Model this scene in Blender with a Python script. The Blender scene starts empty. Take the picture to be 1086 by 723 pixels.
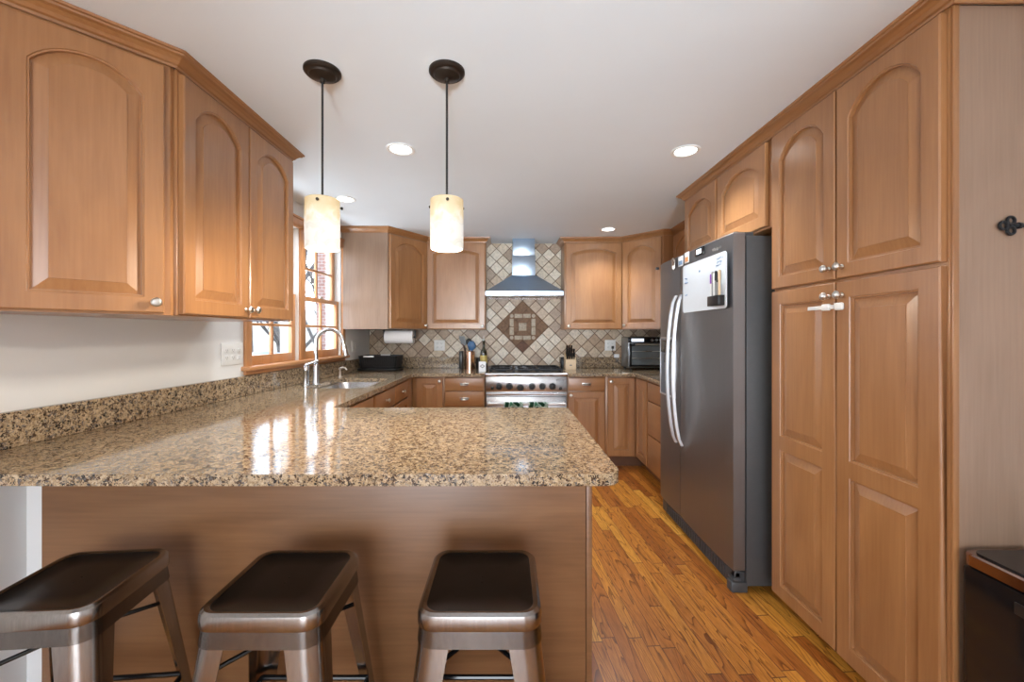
import bpy, bmesh, math, random
from mathutils import Matrix, Vector
R = math.radians
S = bpy.context.scene
COL = S.collection
random.seed(7)

# ------------------------------------------------------------------ camera
FPX, PX, PY, W, H = 440.0, 537.5, 353.5, 1086, 723
EYE = 1.27
cd = bpy.data.cameras.new('camera')
cd.sensor_width = 36; cd.lens = FPX / W * 36
cd.shift_x = (W / 2 - PX) / W; cd.shift_y = -(H / 2 - PY) / W
cd.clip_start = .02; cd.clip_end = 200
co = bpy.data.objects.new('camera', cd); COL.objects.link(co)
co.location = (0, 0, EYE); co.rotation_euler = (R(90), 0, 0)
S.camera = co

# ------------------------------------------------------------------ view, world, lights
S.view_settings.view_transform = 'Standard'; S.view_settings.look = 'None'
S.view_settings.gamma = 1; S.view_settings.use_curve_mapping = False
S.view_settings.exposure = 0.76
w = bpy.data.worlds.new('world'); S.world = w; w.use_nodes = True
wt = w.node_tree; wt.nodes.clear()
wo = wt.nodes.new('ShaderNodeOutputWorld'); bg = wt.nodes.new('ShaderNodeBackground')
tc = wt.nodes.new('ShaderNodeTexCoord'); sp = wt.nodes.new('ShaderNodeSeparateXYZ')
cr = wt.nodes.new('ShaderNodeValToRGB')
cr.color_ramp.elements[0].position = .45; cr.color_ramp.elements[0].color = (.82, .86, .92, 1)
cr.color_ramp.elements[1].position = .75; cr.color_ramp.elements[1].color = (.74, .86, 1, 1)
mr = wt.nodes.new('ShaderNodeMapRange'); mr.inputs[1].default_value = -1
wt.links.new(tc.outputs['Generated'], sp.inputs[0]); wt.links.new(sp.outputs[2], mr.inputs[0])
wt.links.new(mr.outputs[0], cr.inputs[0]); wt.links.new(cr.outputs[0], bg.inputs[0])
bg.inputs[1].default_value = 5.2
wt.links.new(bg.outputs[0], wo.inputs[0])

def area(name, loc, rot, sx, sy, power, col=(1, 1, 1)):
    l = bpy.data.lights.new(name, 'AREA'); l.shape = 'RECTANGLE'; l.size = sx; l.size_y = sy
    l.energy = power; l.color = col
    o = bpy.data.objects.new(name, l); COL.objects.link(o); o.location = loc; o.rotation_euler = rot
    return o
# added fill light from the left rear, in place of unseen daylight
area('rear_fill', (-1.1, -2.5, 1.2), (R(100), 0, R(-24)), 2.6, 1.8, 32, (.88, .95, 1))
area('window_ground_fill', (-2.35, 3.1, .45), (0, R(-145), 0), .8, 1.6, 50, (.84, .93, 1))  # added lamp hidden below the sill, imitates ground bounce onto the ceiling
fl = bpy.data.lights.new('ceiling_fill_spot', 'SPOT'); fl.energy = 400; fl.spot_size = R(40); fl.spot_blend = 1; fl.shadow_soft_size = .2; fl.color = (.76, .90, 1)  # added spot behind the camera, brightens the ceiling like a bounced flash
fo = bpy.data.objects.new('ceiling_fill_spot', fl); COL.objects.link(fo); fo.location = (.1, -2.2, 1.15)
fo.rotation_euler = Vector((0, 6.7, 1.6)).to_track_quat('-Z', 'Y').to_euler()
SPOT_W, PEND_W = 26, 8

# ------------------------------------------------------------------ node helpers
def newmat(name):
    m = bpy.data.materials.new(name); m.use_nodes = True
    t = m.node_tree; b = t.nodes['Principled BSDF']
    return m, t, b
def L(t, a, b): t.links.new(a, b)
def N(t, k, **kw):
    n = t.nodes.new(k)
    for a, v in kw.items(): setattr(n, a, v)
    return n
def ramp(t, stops, interp='LINEAR'):
    r = N(t, 'ShaderNodeValToRGB'); r.color_ramp.interpolation = interp
    e = r.color_ramp.elements
    while len(e) < len(stops): e.new(.5)
    for i, (p, c) in enumerate(stops):
        e[i].position = p; e[i].color = (*c, 1)
    return r
def plain(name, col, rough=.5, metal=0, coat=0, var=.06, scale=30, bump=0):
    m, t, b = newmat(name)
    tc = N(t, 'ShaderNodeTexCoord'); n = N(t, 'ShaderNodeTexNoise'); n.inputs['Scale'].default_value = scale
    L(t, tc.outputs['Object'], n.inputs['Vector'])
    r = ramp(t, [(.3, tuple(c * (1 - var) for c in col)), (.7, tuple(min(1, c * (1 + var)) for c in col))])
    L(t, n.outputs['Fac'], r.inputs[0]); L(t, r.outputs[0], b.inputs['Base Color'])
    b.inputs['Roughness'].default_value = rough; b.inputs['Metallic'].default_value = metal
    b.inputs['Coat Weight'].default_value = coat; b.inputs['Coat Roughness'].default_value = .12
    if bump:
        bp = N(t, 'ShaderNodeBump'); bp.inputs['Strength'].default_value = bump; bp.inputs['Distance'].default_value = .002
        L(t, n.outputs['Fac'], bp.inputs['Height']); L(t, bp.outputs[0], b.inputs['Normal'])
    return m
def metal(name, col, rough=.28, axis=2, streak=.08, aniso=0):
    """brushed metal: streaks run along the chosen object axis"""
    m, t, b = newmat(name)
    tc = N(t, 'ShaderNodeTexCoord'); mp = N(t, 'ShaderNodeMapping')
    s = [260, 260, 260]; s[axis] = 3; mp.inputs['Scale'].default_value = s
    n = N(t, 'ShaderNodeTexNoise'); n.inputs['Scale'].default_value = 1; n.inputs['Detail'].default_value = 3
    L(t, tc.outputs['Object'], mp.inputs[0]); L(t, mp.outputs[0], n.inputs['Vector'])
    n2 = N(t, 'ShaderNodeTexNoise'); n2.inputs['Scale'].default_value = 7; n2.inputs['Detail'].default_value = 5
    L(t, tc.outputs['Object'], n2.inputs['Vector'])
    ad = N(t, 'ShaderNodeMath', operation='ADD'); L(t, n.outputs['Fac'], ad.inputs[0]); L(t, n2.outputs['Fac'], ad.inputs[1])
    r = ramp(t, [(.7, tuple(c * (1 - streak) for c in col)), (1.0, col)])
    hf = N(t, 'ShaderNodeMath', operation='MULTIPLY'); hf.inputs[1].default_value = .85
    L(t, ad.outputs[0], hf.inputs[0]); L(t, hf.outputs[0], r.inputs[0]); L(t, r.outputs[0], b.inputs['Base Color'])
    m2 = N(t, 'ShaderNodeMapRange'); m2.inputs[1].default_value = .3; m2.inputs[2].default_value = .7
    m2.inputs[3].default_value = rough * .95; m2.inputs[4].default_value = rough * 1.06
    L(t, n2.outputs['Fac'], m2.inputs[0]); L(t, m2.outputs[0], b.inputs['Roughness'])
    b.inputs['Metallic'].default_value = 1
    return m

def wood(name, dark, light, axis=2, rough=.36, coat=.65, figure=.5, sat=1):
    m, t, b = newmat(name)
    tc = N(t, 'ShaderNodeTexCoord'); oi = N(t, 'ShaderNodeObjectInfo')
    ml = N(t, 'ShaderNodeVectorMath', operation='SCALE'); ml.inputs[3].default_value = 13.7
    cx = N(t, 'ShaderNodeCombineXYZ')
    for i in range(3): L(t, oi.outputs['Random'], cx.inputs[i])
    L(t, cx.outputs[0], ml.inputs[0])
    ad = N(t, 'ShaderNodeVectorMath', operation='ADD'); L(t, tc.outputs['Object'], ad.inputs[0]); L(t, ml.outputs[0], ad.inputs[1])
    def mapped(sc_across, sc_along):
        mp = N(t, 'ShaderNodeMapping'); s = [sc_across] * 3; s[axis] = sc_along
        mp.inputs['Scale'].default_value = s; L(t, ad.outputs[0], mp.inputs[0]); return mp
    a = mapped(5, 1.1); n1 = N(t, 'ShaderNodeTexNoise'); n1.inputs['Scale'].default_value = 1.3; n1.inputs['Detail'].default_value = 3; n1.inputs['Distortion'].default_value = 1.2
    L(t, a.outputs[0], n1.inputs['Vector'])
    c = mapped(110, 5); n2 = N(t, 'ShaderNodeTexNoise'); n2.inputs['Scale'].default_value = 1; n2.inputs['Detail'].default_value = 4
    L(t, c.outputs[0], n2.inputs['Vector'])
    mx = N(t, 'ShaderNodeMix'); mx.inputs[0].default_value = .35
    L(t, n1.outputs['Fac'], mx.inputs[2]); L(t, n2.outputs['Fac'], mx.inputs[3])
    r = ramp(t, [(.32, dark), (.66, light)])
    L(t, mx.outputs[0], r.inputs[0]); L(t, r.outputs[0], b.inputs['Base Color'])
    b.inputs['Roughness'].default_value = rough; b.inputs['Coat Weight'].default_value = coat; b.inputs['Coat Roughness'].default_value = .27
    bp = N(t, 'ShaderNodeBump'); bp.inputs['Strength'].default_value = .05; bp.inputs['Distance'].default_value = .001
    L(t, n2.outputs['Fac'], bp.inputs['Height']); L(t, bp.outputs[0], b.inputs['Normal'])
    return m

WD, WL = (.28, .122, .044), (.39, .186, .072)
M = {}
M['wood'] = wood('maple', WD, WL)
M['wood_h'] = wood('maple_across', WD, WL, axis=0)
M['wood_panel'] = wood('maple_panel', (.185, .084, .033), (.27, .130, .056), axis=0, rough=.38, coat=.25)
M['wood_side'] = wood('maple_side', (.25, .16, .105), (.32, .21, .145), axis=2, rough=.34, coat=.6)
M['window_wood'] = wood('window_wood', (.45, .20, .075), (.60, .29, .12), axis=2, rough=.35)
M['dark_wood'] = plain('toe_kick_wood', (.16, .07, .035), .5)
M['wall'] = plain('white_wall_paint', (.76, .76, .75), .7, var=.01, scale=3)
M['ceiling'] = plain('ceiling_paint', (.77, .825, .87), .8, var=.01, scale=3)
M['steel'] = metal('brushed_steel', (.62, .62, .63), .26, axis=0)
M['steel_v'] = metal('brushed_steel_upright', (.62, .63, .64), .22, axis=2)
M['hood'] = metal('hood_steel', (.48, .58, .70), .30, axis=0)  # blue of the window's reflection is painted into the metal colour
M['nickel'] = metal('satin_nickel', (.70, .67, .62), .28, axis=2, streak=.03)
M['fridge'] = metal('dark_stainless', (.29, .29, .295), .42, axis=2, streak=.05)
M['fridge_side'] = plain('fridge_side_grey', (.085, .088, .092), .45, metal=.25, var=.03)
M['fridge_trim'] = metal('fridge_handle_steel', (.72, .73, .75), .36, axis=2, streak=.04)
M['gun'] = metal('raw_gunmetal', (.36, .34, .325), .24, axis=2, streak=.16)
M['seat'] = plain('black_lacquered_seat', (.020, .017, .015), .28, metal=.5, var=.2, scale=12)
M['black'] = plain('black_plastic', (.012, .012, .013), .35)
M['black_gloss'] = plain('black_gloss', (.008, .008, .009), .12)
M['iron'] = plain('cast_iron', (.018, .019, .022), .45, metal=.4, var=.3, scale=60, bump=.4)
M['bronze'] = plain('oil_rubbed_bronze', (.035, .026, .02), .38, metal=.7)
M['white_plastic'] = plain('white_plastic', (.80, .80, .78), .35, var=.01)
M['grey_plastic'] = plain('grey_plastic', (.25, .25, .25), .4)
M['grille'] = plain('dark_grille_plastic', (.05, .05, .052), .5)
M['board'] = plain('whiteboard', (.74, .80, .86), .18, var=.01)
M['paper'] = plain('paper_towel', (.86, .85, .84), .9, var=.02, scale=90, bump=.5)
M['copper'] = metal('copper', (.86, .52, .36), .22, axis=2, streak=.05)
M['blue_plastic'] = plain('blue_plastic', (.03, .10, .22), .3)
M['beech'] = wood('beech', (.55, .38, .22), (.68, .50, .31), axis=2)
M['label'] = plain('paper_label', (.82, .82, .82), .5, var=.01)
M['label_gold'] = plain('gold_label', (.55, .42, .12), .4, var=.2)
M['ink'] = plain('ink', (.10, .10, .11), .5)
M['ink_blue'] = plain('blue_ink', (.20, .33, .52), .5)
M['orange'] = plain('orange_print', (.75, .33, .12), .5)
M['purple'] = plain('purple_plastic', (.25, .06, .42), .35)
M['green'] = plain('green_plastic', (.05, .30, .14), .35)
M['brick'] = None
M['siding'] = plain('white_siding', (.30, .32, .34), .6, var=.03)
M['snow'] = plain('leaf_litter_ground', (.17, .15, .12), .9, var=.45, scale=6)
M['bark'] = plain('bark', (.07, .06, .055), .9, var=.4, scale=9)
M['pool'] = plain('dark_blue_cover', (.018, .04, .085), .5, var=.25, scale=2)

def bottle_glass():
    m, t, b = newmat('dark_bottle_glass'); b.inputs['Base Color'].default_value = (.018, .022, .008, 1)
    b.inputs['Roughness'].default_value = .06; b.inputs['Coat Weight'].default_value = .5
    n = N(t, 'ShaderNodeTexNoise'); n.inputs['Scale'].default_value = 4
    r = ramp(t, [(0, (.012, .015, .006)), (1, (.03, .03, .012))]); L(t, n.outputs['Fac'], r.inputs[0]); L(t, r.outputs[0], b.inputs['Base Color'])
    return m
M['bottle'] = bottle_glass()
def glass():
    m, t, b = newmat('window_glass'); t.nodes.remove(b)
    out = t.nodes['Material Output']; tr = N(t, 'ShaderNodeBsdfTransparent'); gl = N(t, 'ShaderNodeBsdfGlossy')
    gl.inputs['Roughness'].default_value = .02; lw_ = N(t, 'ShaderNodeLayerWeight'); lw_.inputs[0].default_value = .5; pw = N(t, 'ShaderNodeMath', operation='POWER'); pw.inputs[1].default_value = 5
    fr = N(t, 'ShaderNodeMath', operation='MULTIPLY_ADD'); fr.inputs[1].default_value = .7; fr.inputs[2].default_value = .04; L(t, lw_.outputs['Facing'], pw.inputs[0]); L(t, pw.outputs[0], fr.inputs[0]); mx = N(t, 'ShaderNodeMixShader')
    tr.inputs[0].default_value = (.96, .98, 1, 1)
    L(t, fr.outputs[0], mx.inputs[0]); L(t, tr.outputs[0], mx.inputs[1]); L(t, gl.outputs[0], mx.inputs[2]); L(t, mx.outputs[0], out.inputs[0])
    return m
M['glass'] = glass()
def emis(name, col, s):
    m, t, b = newmat(name); b.inputs['Emission Color'].default_value = (*col, 1); b.inputs['Emission Strength'].default_value = s
    b.inputs['Base Color'].default_value = (*col, 1)
    return m
M['bulb'] = emis('lit_bulb', (1, .97, .92), 5)
M['display'] = emis('lit_display', (.75, .85, 1), .7)
def alabaster():
    m, t, b = newmat('alabaster_glass')
    tc = N(t, 'ShaderNodeTexCoord'); n = N(t, 'ShaderNodeTexNoise'); n.inputs['Scale'].default_value = 22; n.inputs['Detail'].default_value = 6; n.inputs['Distortion'].default_value = .8
    L(t, tc.outputs['Object'], n.inputs['Vector'])
    sp = N(t, 'ShaderNodeSeparateXYZ'); L(t, tc.outputs['Object'], sp.inputs[0])
    mr = N(t, 'ShaderNodeMapRange'); mr.inputs[1].default_value = .08; mr.inputs[2].default_value = .185
    L(t, sp.outputs[2], mr.inputs[0])
    s1 = N(t, 'ShaderNodeMath', operation='SUBTRACT'); s1.inputs[1].default_value = .5; L(t, n.outputs['Fac'], s1.inputs[0])
    s2 = N(t, 'ShaderNodeMath', operation='MULTIPLY_ADD'); s2.inputs[1].default_value = 1.6; L(t, s1.outputs[0], s2.inputs[0]); L(t, mr.outputs[0], s2.inputs[2])
    r = ramp(t, [(-.0, (.92, .92, .90)), (.16, (.70, .69, .65)), (.22, (.90, .88, .82)), (.5, (.82, .66, .38)), (.85, (.68, .46, .17))])
    L(t, s2.outputs[0], r.inputs[0]); b.inputs['Base Color'].default_value = (.30, .26, .20, 1); L(t, r.outputs[0], b.inputs['Emission Color'])
    b.inputs['Emission Strength'].default_value = .40; b.inputs['Roughness'].default_value = .3
    return m
M['shade'] = alabaster()

def granite():
    m, t, b = newmat('speckled_granite')
    tc = N(t, 'ShaderNodeTexCoord')
    def vor(sc):
        v = N(t, 'ShaderNodeTexVoronoi'); v.inputs['Scale'].default_value = sc; v.inputs['Randomness'].default_value = 1
        nz = N(t, 'ShaderNodeTexNoise'); nz.inputs['Scale'].default_value = sc * .9
        L(t, tc.outputs['Object'], nz.inputs['Vector'])
        ma = N(t, 'ShaderNodeMixRGB', blend_type='LINEAR_LIGHT'); ma.inputs[0].default_value = .012
        L(t, tc.outputs['Object'], ma.inputs[1]); L(t, nz.outputs['Color'], ma.inputs[2])
        L(t, ma.outputs[0], v.inputs['Vector'])
        s = N(t, 'ShaderNodeSeparateXYZ'); L(t, v.outputs['Color'], s.inputs[0]); return s
    v1 = vor(120); v2 = vor(230)
    cols = [(0, (.14, .085, .045)), (.13, (.28, .19, .105)), (.36, (.41, .295, .175)), (.66, (.55, .42, .275)), (.9, (.24, .21, .175))]
    r1 = ramp(t, cols, 'CONSTANT'); L(t, v1.outputs[0], r1.inputs[0])
    r2 = ramp(t, cols, 'CONSTANT'); L(t, v2.outputs[1], r2.inputs[0])
    m0 = N(t, 'ShaderNodeMixRGB'); m0.inputs[0].default_value = .5; L(t, r1.outputs[0], m0.inputs[1]); L(t, r2.outputs[0], m0.inputs[2])
    nz = N(t, 'ShaderNodeTexNoise'); nz.inputs['Scale'].default_value = 42; nz.inputs['Detail'].default_value = 2; L(t, tc.outputs['Object'], nz.inputs['Vector'])
    th_ = N(t, 'ShaderNodeMath', operation='MULTIPLY_ADD'); th_.inputs[1].default_value = 1.5; th_.inputs[2].default_value = -.44; L(t, nz.outputs['Fac'], th_.inputs[0])
    v3 = vor(165); lt = N(t, 'ShaderNodeMath', operation='LESS_THAN'); L(t, v3.outputs[2], lt.inputs[0]); L(t, th_.outputs[0], lt.inputs[1])
    rd = ramp(t, [(0, (.022, .018, .016)), (.4, (.075, .045, .028)), (.75, (.11, .10, .095))], 'CONSTANT'); L(t, v3.outputs[0], rd.inputs[0])
    mx = N(t, 'ShaderNodeMixRGB'); L(t, lt.outputs[0], mx.inputs[0]); L(t, m0.outputs[0], mx.inputs[1]); L(t, rd.outputs[0], mx.inputs[2])
    L(t, mx.outputs[0], b.inputs['Base Color']); b.inputs['Roughness'].default_value = .09
    b.inputs['Specular IOR Level'].default_value = .6
    return m
M['granite'] = granite()

def floor_mat():
    m, t, b = newmat('oak_strip_floor')
    tc = N(t, 'ShaderNodeTexCoord'); rot = N(t, 'ShaderNodeMapping'); rot.inputs['Rotation'].default_value = (0, 0, R(-4))
    L(t, tc.outputs['Object'], rot.inputs[0])
    s = N(t, 'ShaderNodeSeparateXYZ'); L(t, rot.outputs[0], s.inputs[0])
    def math_(op, a, b_=None, c=None):
        n = N(t, 'ShaderNodeMath', operation=op)
        for i, v in enumerate((a, b_, c)):
            if v is None: continue
            if isinstance(v, (int, float)): n.inputs[i].default_value = v
            else: L(t, v, n.inputs[i])
        return n.outputs[0]
    PWD = .057
    u = math_('DIVIDE', s.outputs[0], PWD); row = math_('FLOOR', u); fu = math_('FRACT', u)
    wn = N(t, 'ShaderNodeTexWhiteNoise', noise_dimensions='1D'); L(t, row, wn.inputs['W'])
    off = math_('MULTIPLY', wn.outputs['Value'], 7.3)
    v = math_('ADD', math_('DIVIDE', s.outputs[1], .75), off); cell = math_('FLOOR', v); fv = math_('FRACT', v)
    cv = N(t, 'ShaderNodeCombineXYZ'); L(t, row, cv.inputs[0]); L(t, cell, cv.inputs[1])
    w2 = N(t, 'ShaderNodeTexWhiteNoise', noise_dimensions='3D'); L(t, cv.outputs[0], w2.inputs['Vector'])
    # grain, shifted per plank
    gx = math_('ADD', s.outputs[0], math_('MULTIPLY', w2.outputs['Value'], 9.1))
    gv = N(t, 'ShaderNodeCombineXYZ'); L(t, gx, gv.inputs[0]); L(t, math_('MULTIPLY', s.outputs[1], .11), gv.inputs[1]); L(t, math_('MULTIPLY', w2.outputs['Value'], 5), gv.inputs[2])
    n1 = N(t, 'ShaderNodeTexNoise'); n1.inputs['Scale'].default_value = 16; n1.inputs['Detail'].default_value = 1.5; n1.inputs['Distortion'].default_value = .4
    L(t, gv.outputs[0], n1.inputs['Vector'])
    rings = math_('FRACT', math_('MULTIPLY', n1.outputs['Fac'], 11))
    n3 = N(t, 'ShaderNodeTexNoise'); n3.inputs['Scale'].default_value = 220; L(t, gv.outputs[0], n3.inputs['Vector'])
    base = ramp(t, [(0, (.35, .105, .018)), (.25, (.48, .165, .026)), (.5, (.58, .22, .034)), (.75, (.68, .29, .042)), (1, (.78, .38, .060))])
    L(t, w2.outputs['Value'], base.inputs[0])
    gr = ramp(t, [(0, (.30, .22, .18)), (.25, (.85, .80, .76)), (1, (1, 1, 1))]); L(t, rings, gr.inputs[0])
    m1 = N(t, 'ShaderNodeMixRGB', blend_type='MULTIPLY'); m1.inputs[0].default_value = .95; L(t, base.outputs[0], m1.inputs[1]); L(t, gr.outputs[0], m1.inputs[2])
    g3 = ramp(t, [(.35, (.72, .66, .6)), (.6, (1, 1, 1))]); L(t, n3.outputs['Fac'], g3.inputs[0])
    m3 = N(t, 'ShaderNodeMixRGB', blend_type='MULTIPLY'); m3.inputs[0].default_value = .7; L(t, m1.outputs[0], m3.inputs[1]); L(t, g3.outputs[0], m3.inputs[2])
    e1 = math_('LESS_THAN', math_('MULTIPLY', math_('ABSOLUTE', math_('SUBTRACT', fu, .5)), 2), .955)
    e2 = math_('LESS_THAN', math_('MULTIPLY', math_('ABSOLUTE', math_('SUBTRACT', fv, .5)), 2), .994)
    ed = math_('MULTIPLY', e1, e2)
    m2 = N(t, 'ShaderNodeMixRGB', blend_type='MIX'); m2.inputs[1].default_value = (.14, .045, .015, 1)
    L(t, ed, m2.inputs[0]); L(t, m3.outputs[0], m2.inputs[2])
    L(t, m2.outputs[0], b.inputs['Base Color']); b.inputs['Roughness'].default_value = .34; b.inputs['Coat Weight'].default_value = .12; b.inputs['Coat Roughness'].default_value = .2
    bp = N(t, 'ShaderNodeBump'); bp.inputs['Strength'].default_value = .3; bp.inputs['Distance'].default_value = .001
    L(t, ed, bp.inputs['Height']); L(t, bp.outputs[0], b.inputs['Normal'])
    return m
M['floor'] = floor_mat()
def brick_mat():
    m, t, b = newmat('red_brick'); tc = N(t, 'ShaderNodeTexCoord'); br = N(t, 'ShaderNodeTexBrick')
    mp = N(t, 'ShaderNodeMapping'); mp.inputs['Rotation'].default_value = (R(90), 0, 0); L(t, tc.outputs['Object'], mp.inputs[0])
    L(t, mp.outputs[0], br.inputs['Vector']); br.inputs['Scale'].default_value = 4.5
    br.inputs['Color1'].default_value = (.13, .06, .05, 1); br.inputs['Color2'].default_value = (.17, .09, .075, 1); br.inputs['Mortar'].default_value = (.24, .22, .20, 1)
    L(t, br.outputs['Color'], b.inputs['Base Color']); b.inputs['Roughness'].default_value = .85
    return m
M['brick'] = brick_mat()
TILE_COLS = [(.48, .36, .25), (.54, .43, .31), (.60, .50, .38), (.42, .30, .20), (.66, .58, .47), (.37, .265, .185)]
M['tiles'] = [plain('travertine_%s' % n, c, .42, var=.16, scale=45, bump=.4) for n, c in zip(('sand', 'beige', 'cream', 'tan', 'ivory', 'clay'), TILE_COLS)]
M['tile_dark'] = plain('brown_marble', (.185, .10, .052), .65, var=.25, scale=40, bump=.2)
M['tile_darkest'] = plain('dark_brown_marble', (.12, .052, .028), .65, var=.25, scale=40, bump=.2)
M['grout'] = plain('brown_grout', (.13, .075, .05), .9, var=.1)

# ------------------------------------------------------------------ mesh helpers
MATX = {}
def mat_of(o): return MATX.get(o.name, Matrix.Identity(4))
def thing(name, label, cat, loc=(0, 0, 0), rotz=0, group=None):
    o = bpy.data.objects.new(name, None); COL.objects.link(o)
    o.location = loc; o.rotation_euler = (0, 0, rotz); o.empty_display_size = .1
    MATX[o.name] = Matrix.Translation(loc) @ Matrix.Rotation(rotz, 4, 'Z')
    tag(o, label, cat, group); return o
def tag(o, label=None, cat=None, group=None, kind=None):
    if label: o['label'] = label
    if cat: o['category'] = cat
    if group: o['group'] = group
    if kind: o['kind'] = kind
    return o
def mk(name, bm, mat, parent=None, loc=(0, 0, 0), rotz=0, world=False, ang=32, label=None, bevel=0):
    """one mesh object from a bmesh; world=True: geometry is in world coordinates"""
    if world and parent is not None: bm.transform(mat_of(parent).inverted())
    bmesh.ops.recalc_face_normals(bm, faces=bm.faces)
    for f in bm.faces: f.smooth = True
    for e in bm.edges:
        if len(e.link_faces) == 2 and e.calc_face_angle(0) > R(ang): e.smooth = False
    me = bpy.data.meshes.new(name); bm.to_mesh(me); bm.free()
    for m in (mat if isinstance(mat, list) else [mat]): me.materials.append(m)
    o = bpy.data.objects.new(name, me); COL.objects.link(o)
    o.location = loc; o.rotation_euler = (0, 0, rotz)
    MATX[o.name] = (mat_of(parent) if parent else Matrix.Identity(4)) @ Matrix.Translation(loc) @ Matrix.Rotation(rotz, 4, 'Z')
    if parent: o.parent = parent
    if label: o['label'] = label
    if bevel:
        bv = o.modifiers.new('bevel', 'BEVEL'); bv.width = bevel; bv.segments = 4; bv.limit_method = 'ANGLE'; bv.angle_limit = R(50)
    return o
def box(bm, x0, x1, y0, y1, z0, z1, bev=0, seg=2, mi=0):
    r = bmesh.ops.create_cube(bm, size=1)
    vs = r['verts']
    for v in vs:
        v.co = Vector(((x0 + x1) / 2 + v.co.x * (x1 - x0), (y0 + y1) / 2 + v.co.y * (y1 - y0), (z0 + z1) / 2 + v.co.z * (z1 - z0)))
    es = {e for v in vs for e in v.link_edges}
    for f in {f for v in vs for f in v.link_faces}: f.material_index = mi
    if bev: bmesh.ops.bevel(bm, geom=list(es), offset=bev, segments=seg, affect='EDGES', profile=.5)
    return bm
def BX(*a, **k): return box(bmesh.new(), *a, **k)
def loft(bm, rings, cap=True, closed=True, mi=0):
    vv = [[bm.verts.new(p) for p in r] for r in rings]
    for a, b in zip(vv, vv[1:]):
        n = len(a)
        for i in range(n if closed else n - 1):
            j = (i + 1) % n
            f = bm.faces.new((a[i], a[j], b[j], b[i])); f.material_index = mi
    if cap and closed:
        for r in (vv[0], vv[-1]):
            try: f = bm.faces.new(r); f.material_index = mi
            except ValueError: pass
    return vv
def lathe(bm, prof, seg=24, axis='Z', at=(0, 0, 0), mi=0):
    rings = []
    for r, z in prof:
        ring = []
        for i in range(seg):
            a = 2 * math.pi * i / seg; p = Vector((max(r, 1e-5) * math.cos(a), max(r, 1e-5) * math.sin(a), z))
            if axis == 'Y': p = Vector((p.x, p.z, p.y))
            if axis == '-Y': p = Vector((p.x, -p.z, p.y))
            if axis == 'X': p = Vector((p.z, p.x, p.y))
            ring.append(p + Vector(at))
        rings.append(ring)
    loft(bm, rings, mi=mi); return bm
def tube(bm, pts, rad, seg=10, mi=0, closed=False):
    pts = [Vector(p) for p in pts]; n = len(pts)
    if not isinstance(rad, (list, tuple)): rad = [rad] * n
    rings = []; prev = None
    for i, p in enumerate(pts):
        t = (pts[min(i + 1, n - 1)] - pts[max(i - 1, 0)]).normalized()
        if prev is None:
            up = Vector((0, 0, 1)) if abs(t.z) < .9 else Vector((1, 0, 0)); a = t.cross(up).normalized()
        else: a = (prev - t * prev.dot(t)).normalized()
        prev = a; b = t.cross(a)
        rings.append([p + (a * math.cos(q) + b * math.sin(q)) * rad[i] for q in [2 * math.pi * k / seg for k in range(seg)]])
    loft(bm, rings, mi=mi); return bm
def prism(bm, poly, z0, z1, mi=0):
    a = [bm.verts.new((x, y, z0)) for x, y in poly]; b = [bm.verts.new((x, y, z1)) for x, y in poly]
    n = len(poly)
    for q in (a[::-1], b):
        f = bm.faces.new(q); f.material_index = mi
    for i in range(n):
        f = bm.faces.new((a[i], a[(i + 1) % n], b[(i + 1) % n], b[i])); f.material_index = mi
    return bm
def rrect(w, h, r, n=6, cx=0, cy=0):
    out = []
    for sx, sy, a0 in ((1, 1, 0), (-1, 1, 90), (-1, -1, 180), (1, -1, 270)):
        for k in range(n + 1):
            a = R(a0 + 90 * k / n); out.append((cx + sx * (w / 2 - r) + r * math.cos(a), cy + sy * (h / 2 - r) + r * math.sin(a)))
    return out
def arc(cx, cy, r, a0, a1, n):
    return [(cx + r * math.cos(R(a0 + (a1 - a0) * k / n)), cy + r * math.sin(R(a0 + (a1 - a0) * k / n))) for k in range(n + 1)]

# ------------------------------------------------------------------ room dimensions
ZW = 4.5                     # back wall
HC = 2.243                   # ceiling
XR = 1.85                    # right wall
def XW(y): return -1.63 + .0444 * (y - 1.3)      # left wall, slightly out of square
WA = -math.atan(.0444)       # its rotation
WN = math.hypot(1, .0444)
def lw(y): return (y - 1.3) * WN                 # world depth -> coordinate along the left wall
CT = .90                     # counter top height
def struct(name, bm, m, parent=None, **k):
    o = mk(name, bm, m, parent, **k)
    if parent is None: o['kind'] = 'structure'
    return o

# floor, ceiling, walls
struct('floor', BX(-2.2, 2.4, -3.6, 4.75, -.06, 0), M['floor'])
bm = BX(-2.2, 2.4, -3.6, 4.75, HC, HC + .1)
struct('ceiling', bm, M['ceiling'])
struct('wall_back', BX(-1.75, 2.0, ZW, ZW + .12, 0, HC), M['wall'])
struct('wall_right', BX(XR, XR + .12, -3.6, ZW, 0, HC), M['wall'])
# left wall with the window opening; local frame: y along the wall, x into the room
WY0, WY1, WZ0, WZ1 = lw(2.53), lw(3.805), 1.065, 2.06
bm = bmesh.new()
box(bm, -.14, 0, lw(-3.6), WY0, 0, HC); box(bm, -.14, 0, WY1, lw(4.62), 0, HC)
box(bm, -.14, 0, WY0, WY1, 0, WZ0); box(bm, -.14, 0, WY0, WY1, WZ1, HC)
o = struct('wall_left', bm, M['wall'], loc=(-1.63, 1.3, 0), rotz=WA)
# rear wall: out of view, opening to the next room narrowed to limit the daylight
bm = bmesh.new(); box(bm, -2.0, -1.1, -3.72, -3.6, 0, HC); box(bm, .9, 2.2, -3.72, -3.6, 0, HC); box(bm, -1.1, .9, -3.72, -3.6, 2.05, HC)
struct('wall_rear', bm, M['wall'])
struct('trim_1', BX(-1.66, -1.575, 1.405, 2.05, 0, .868), M['wall'])

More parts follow.
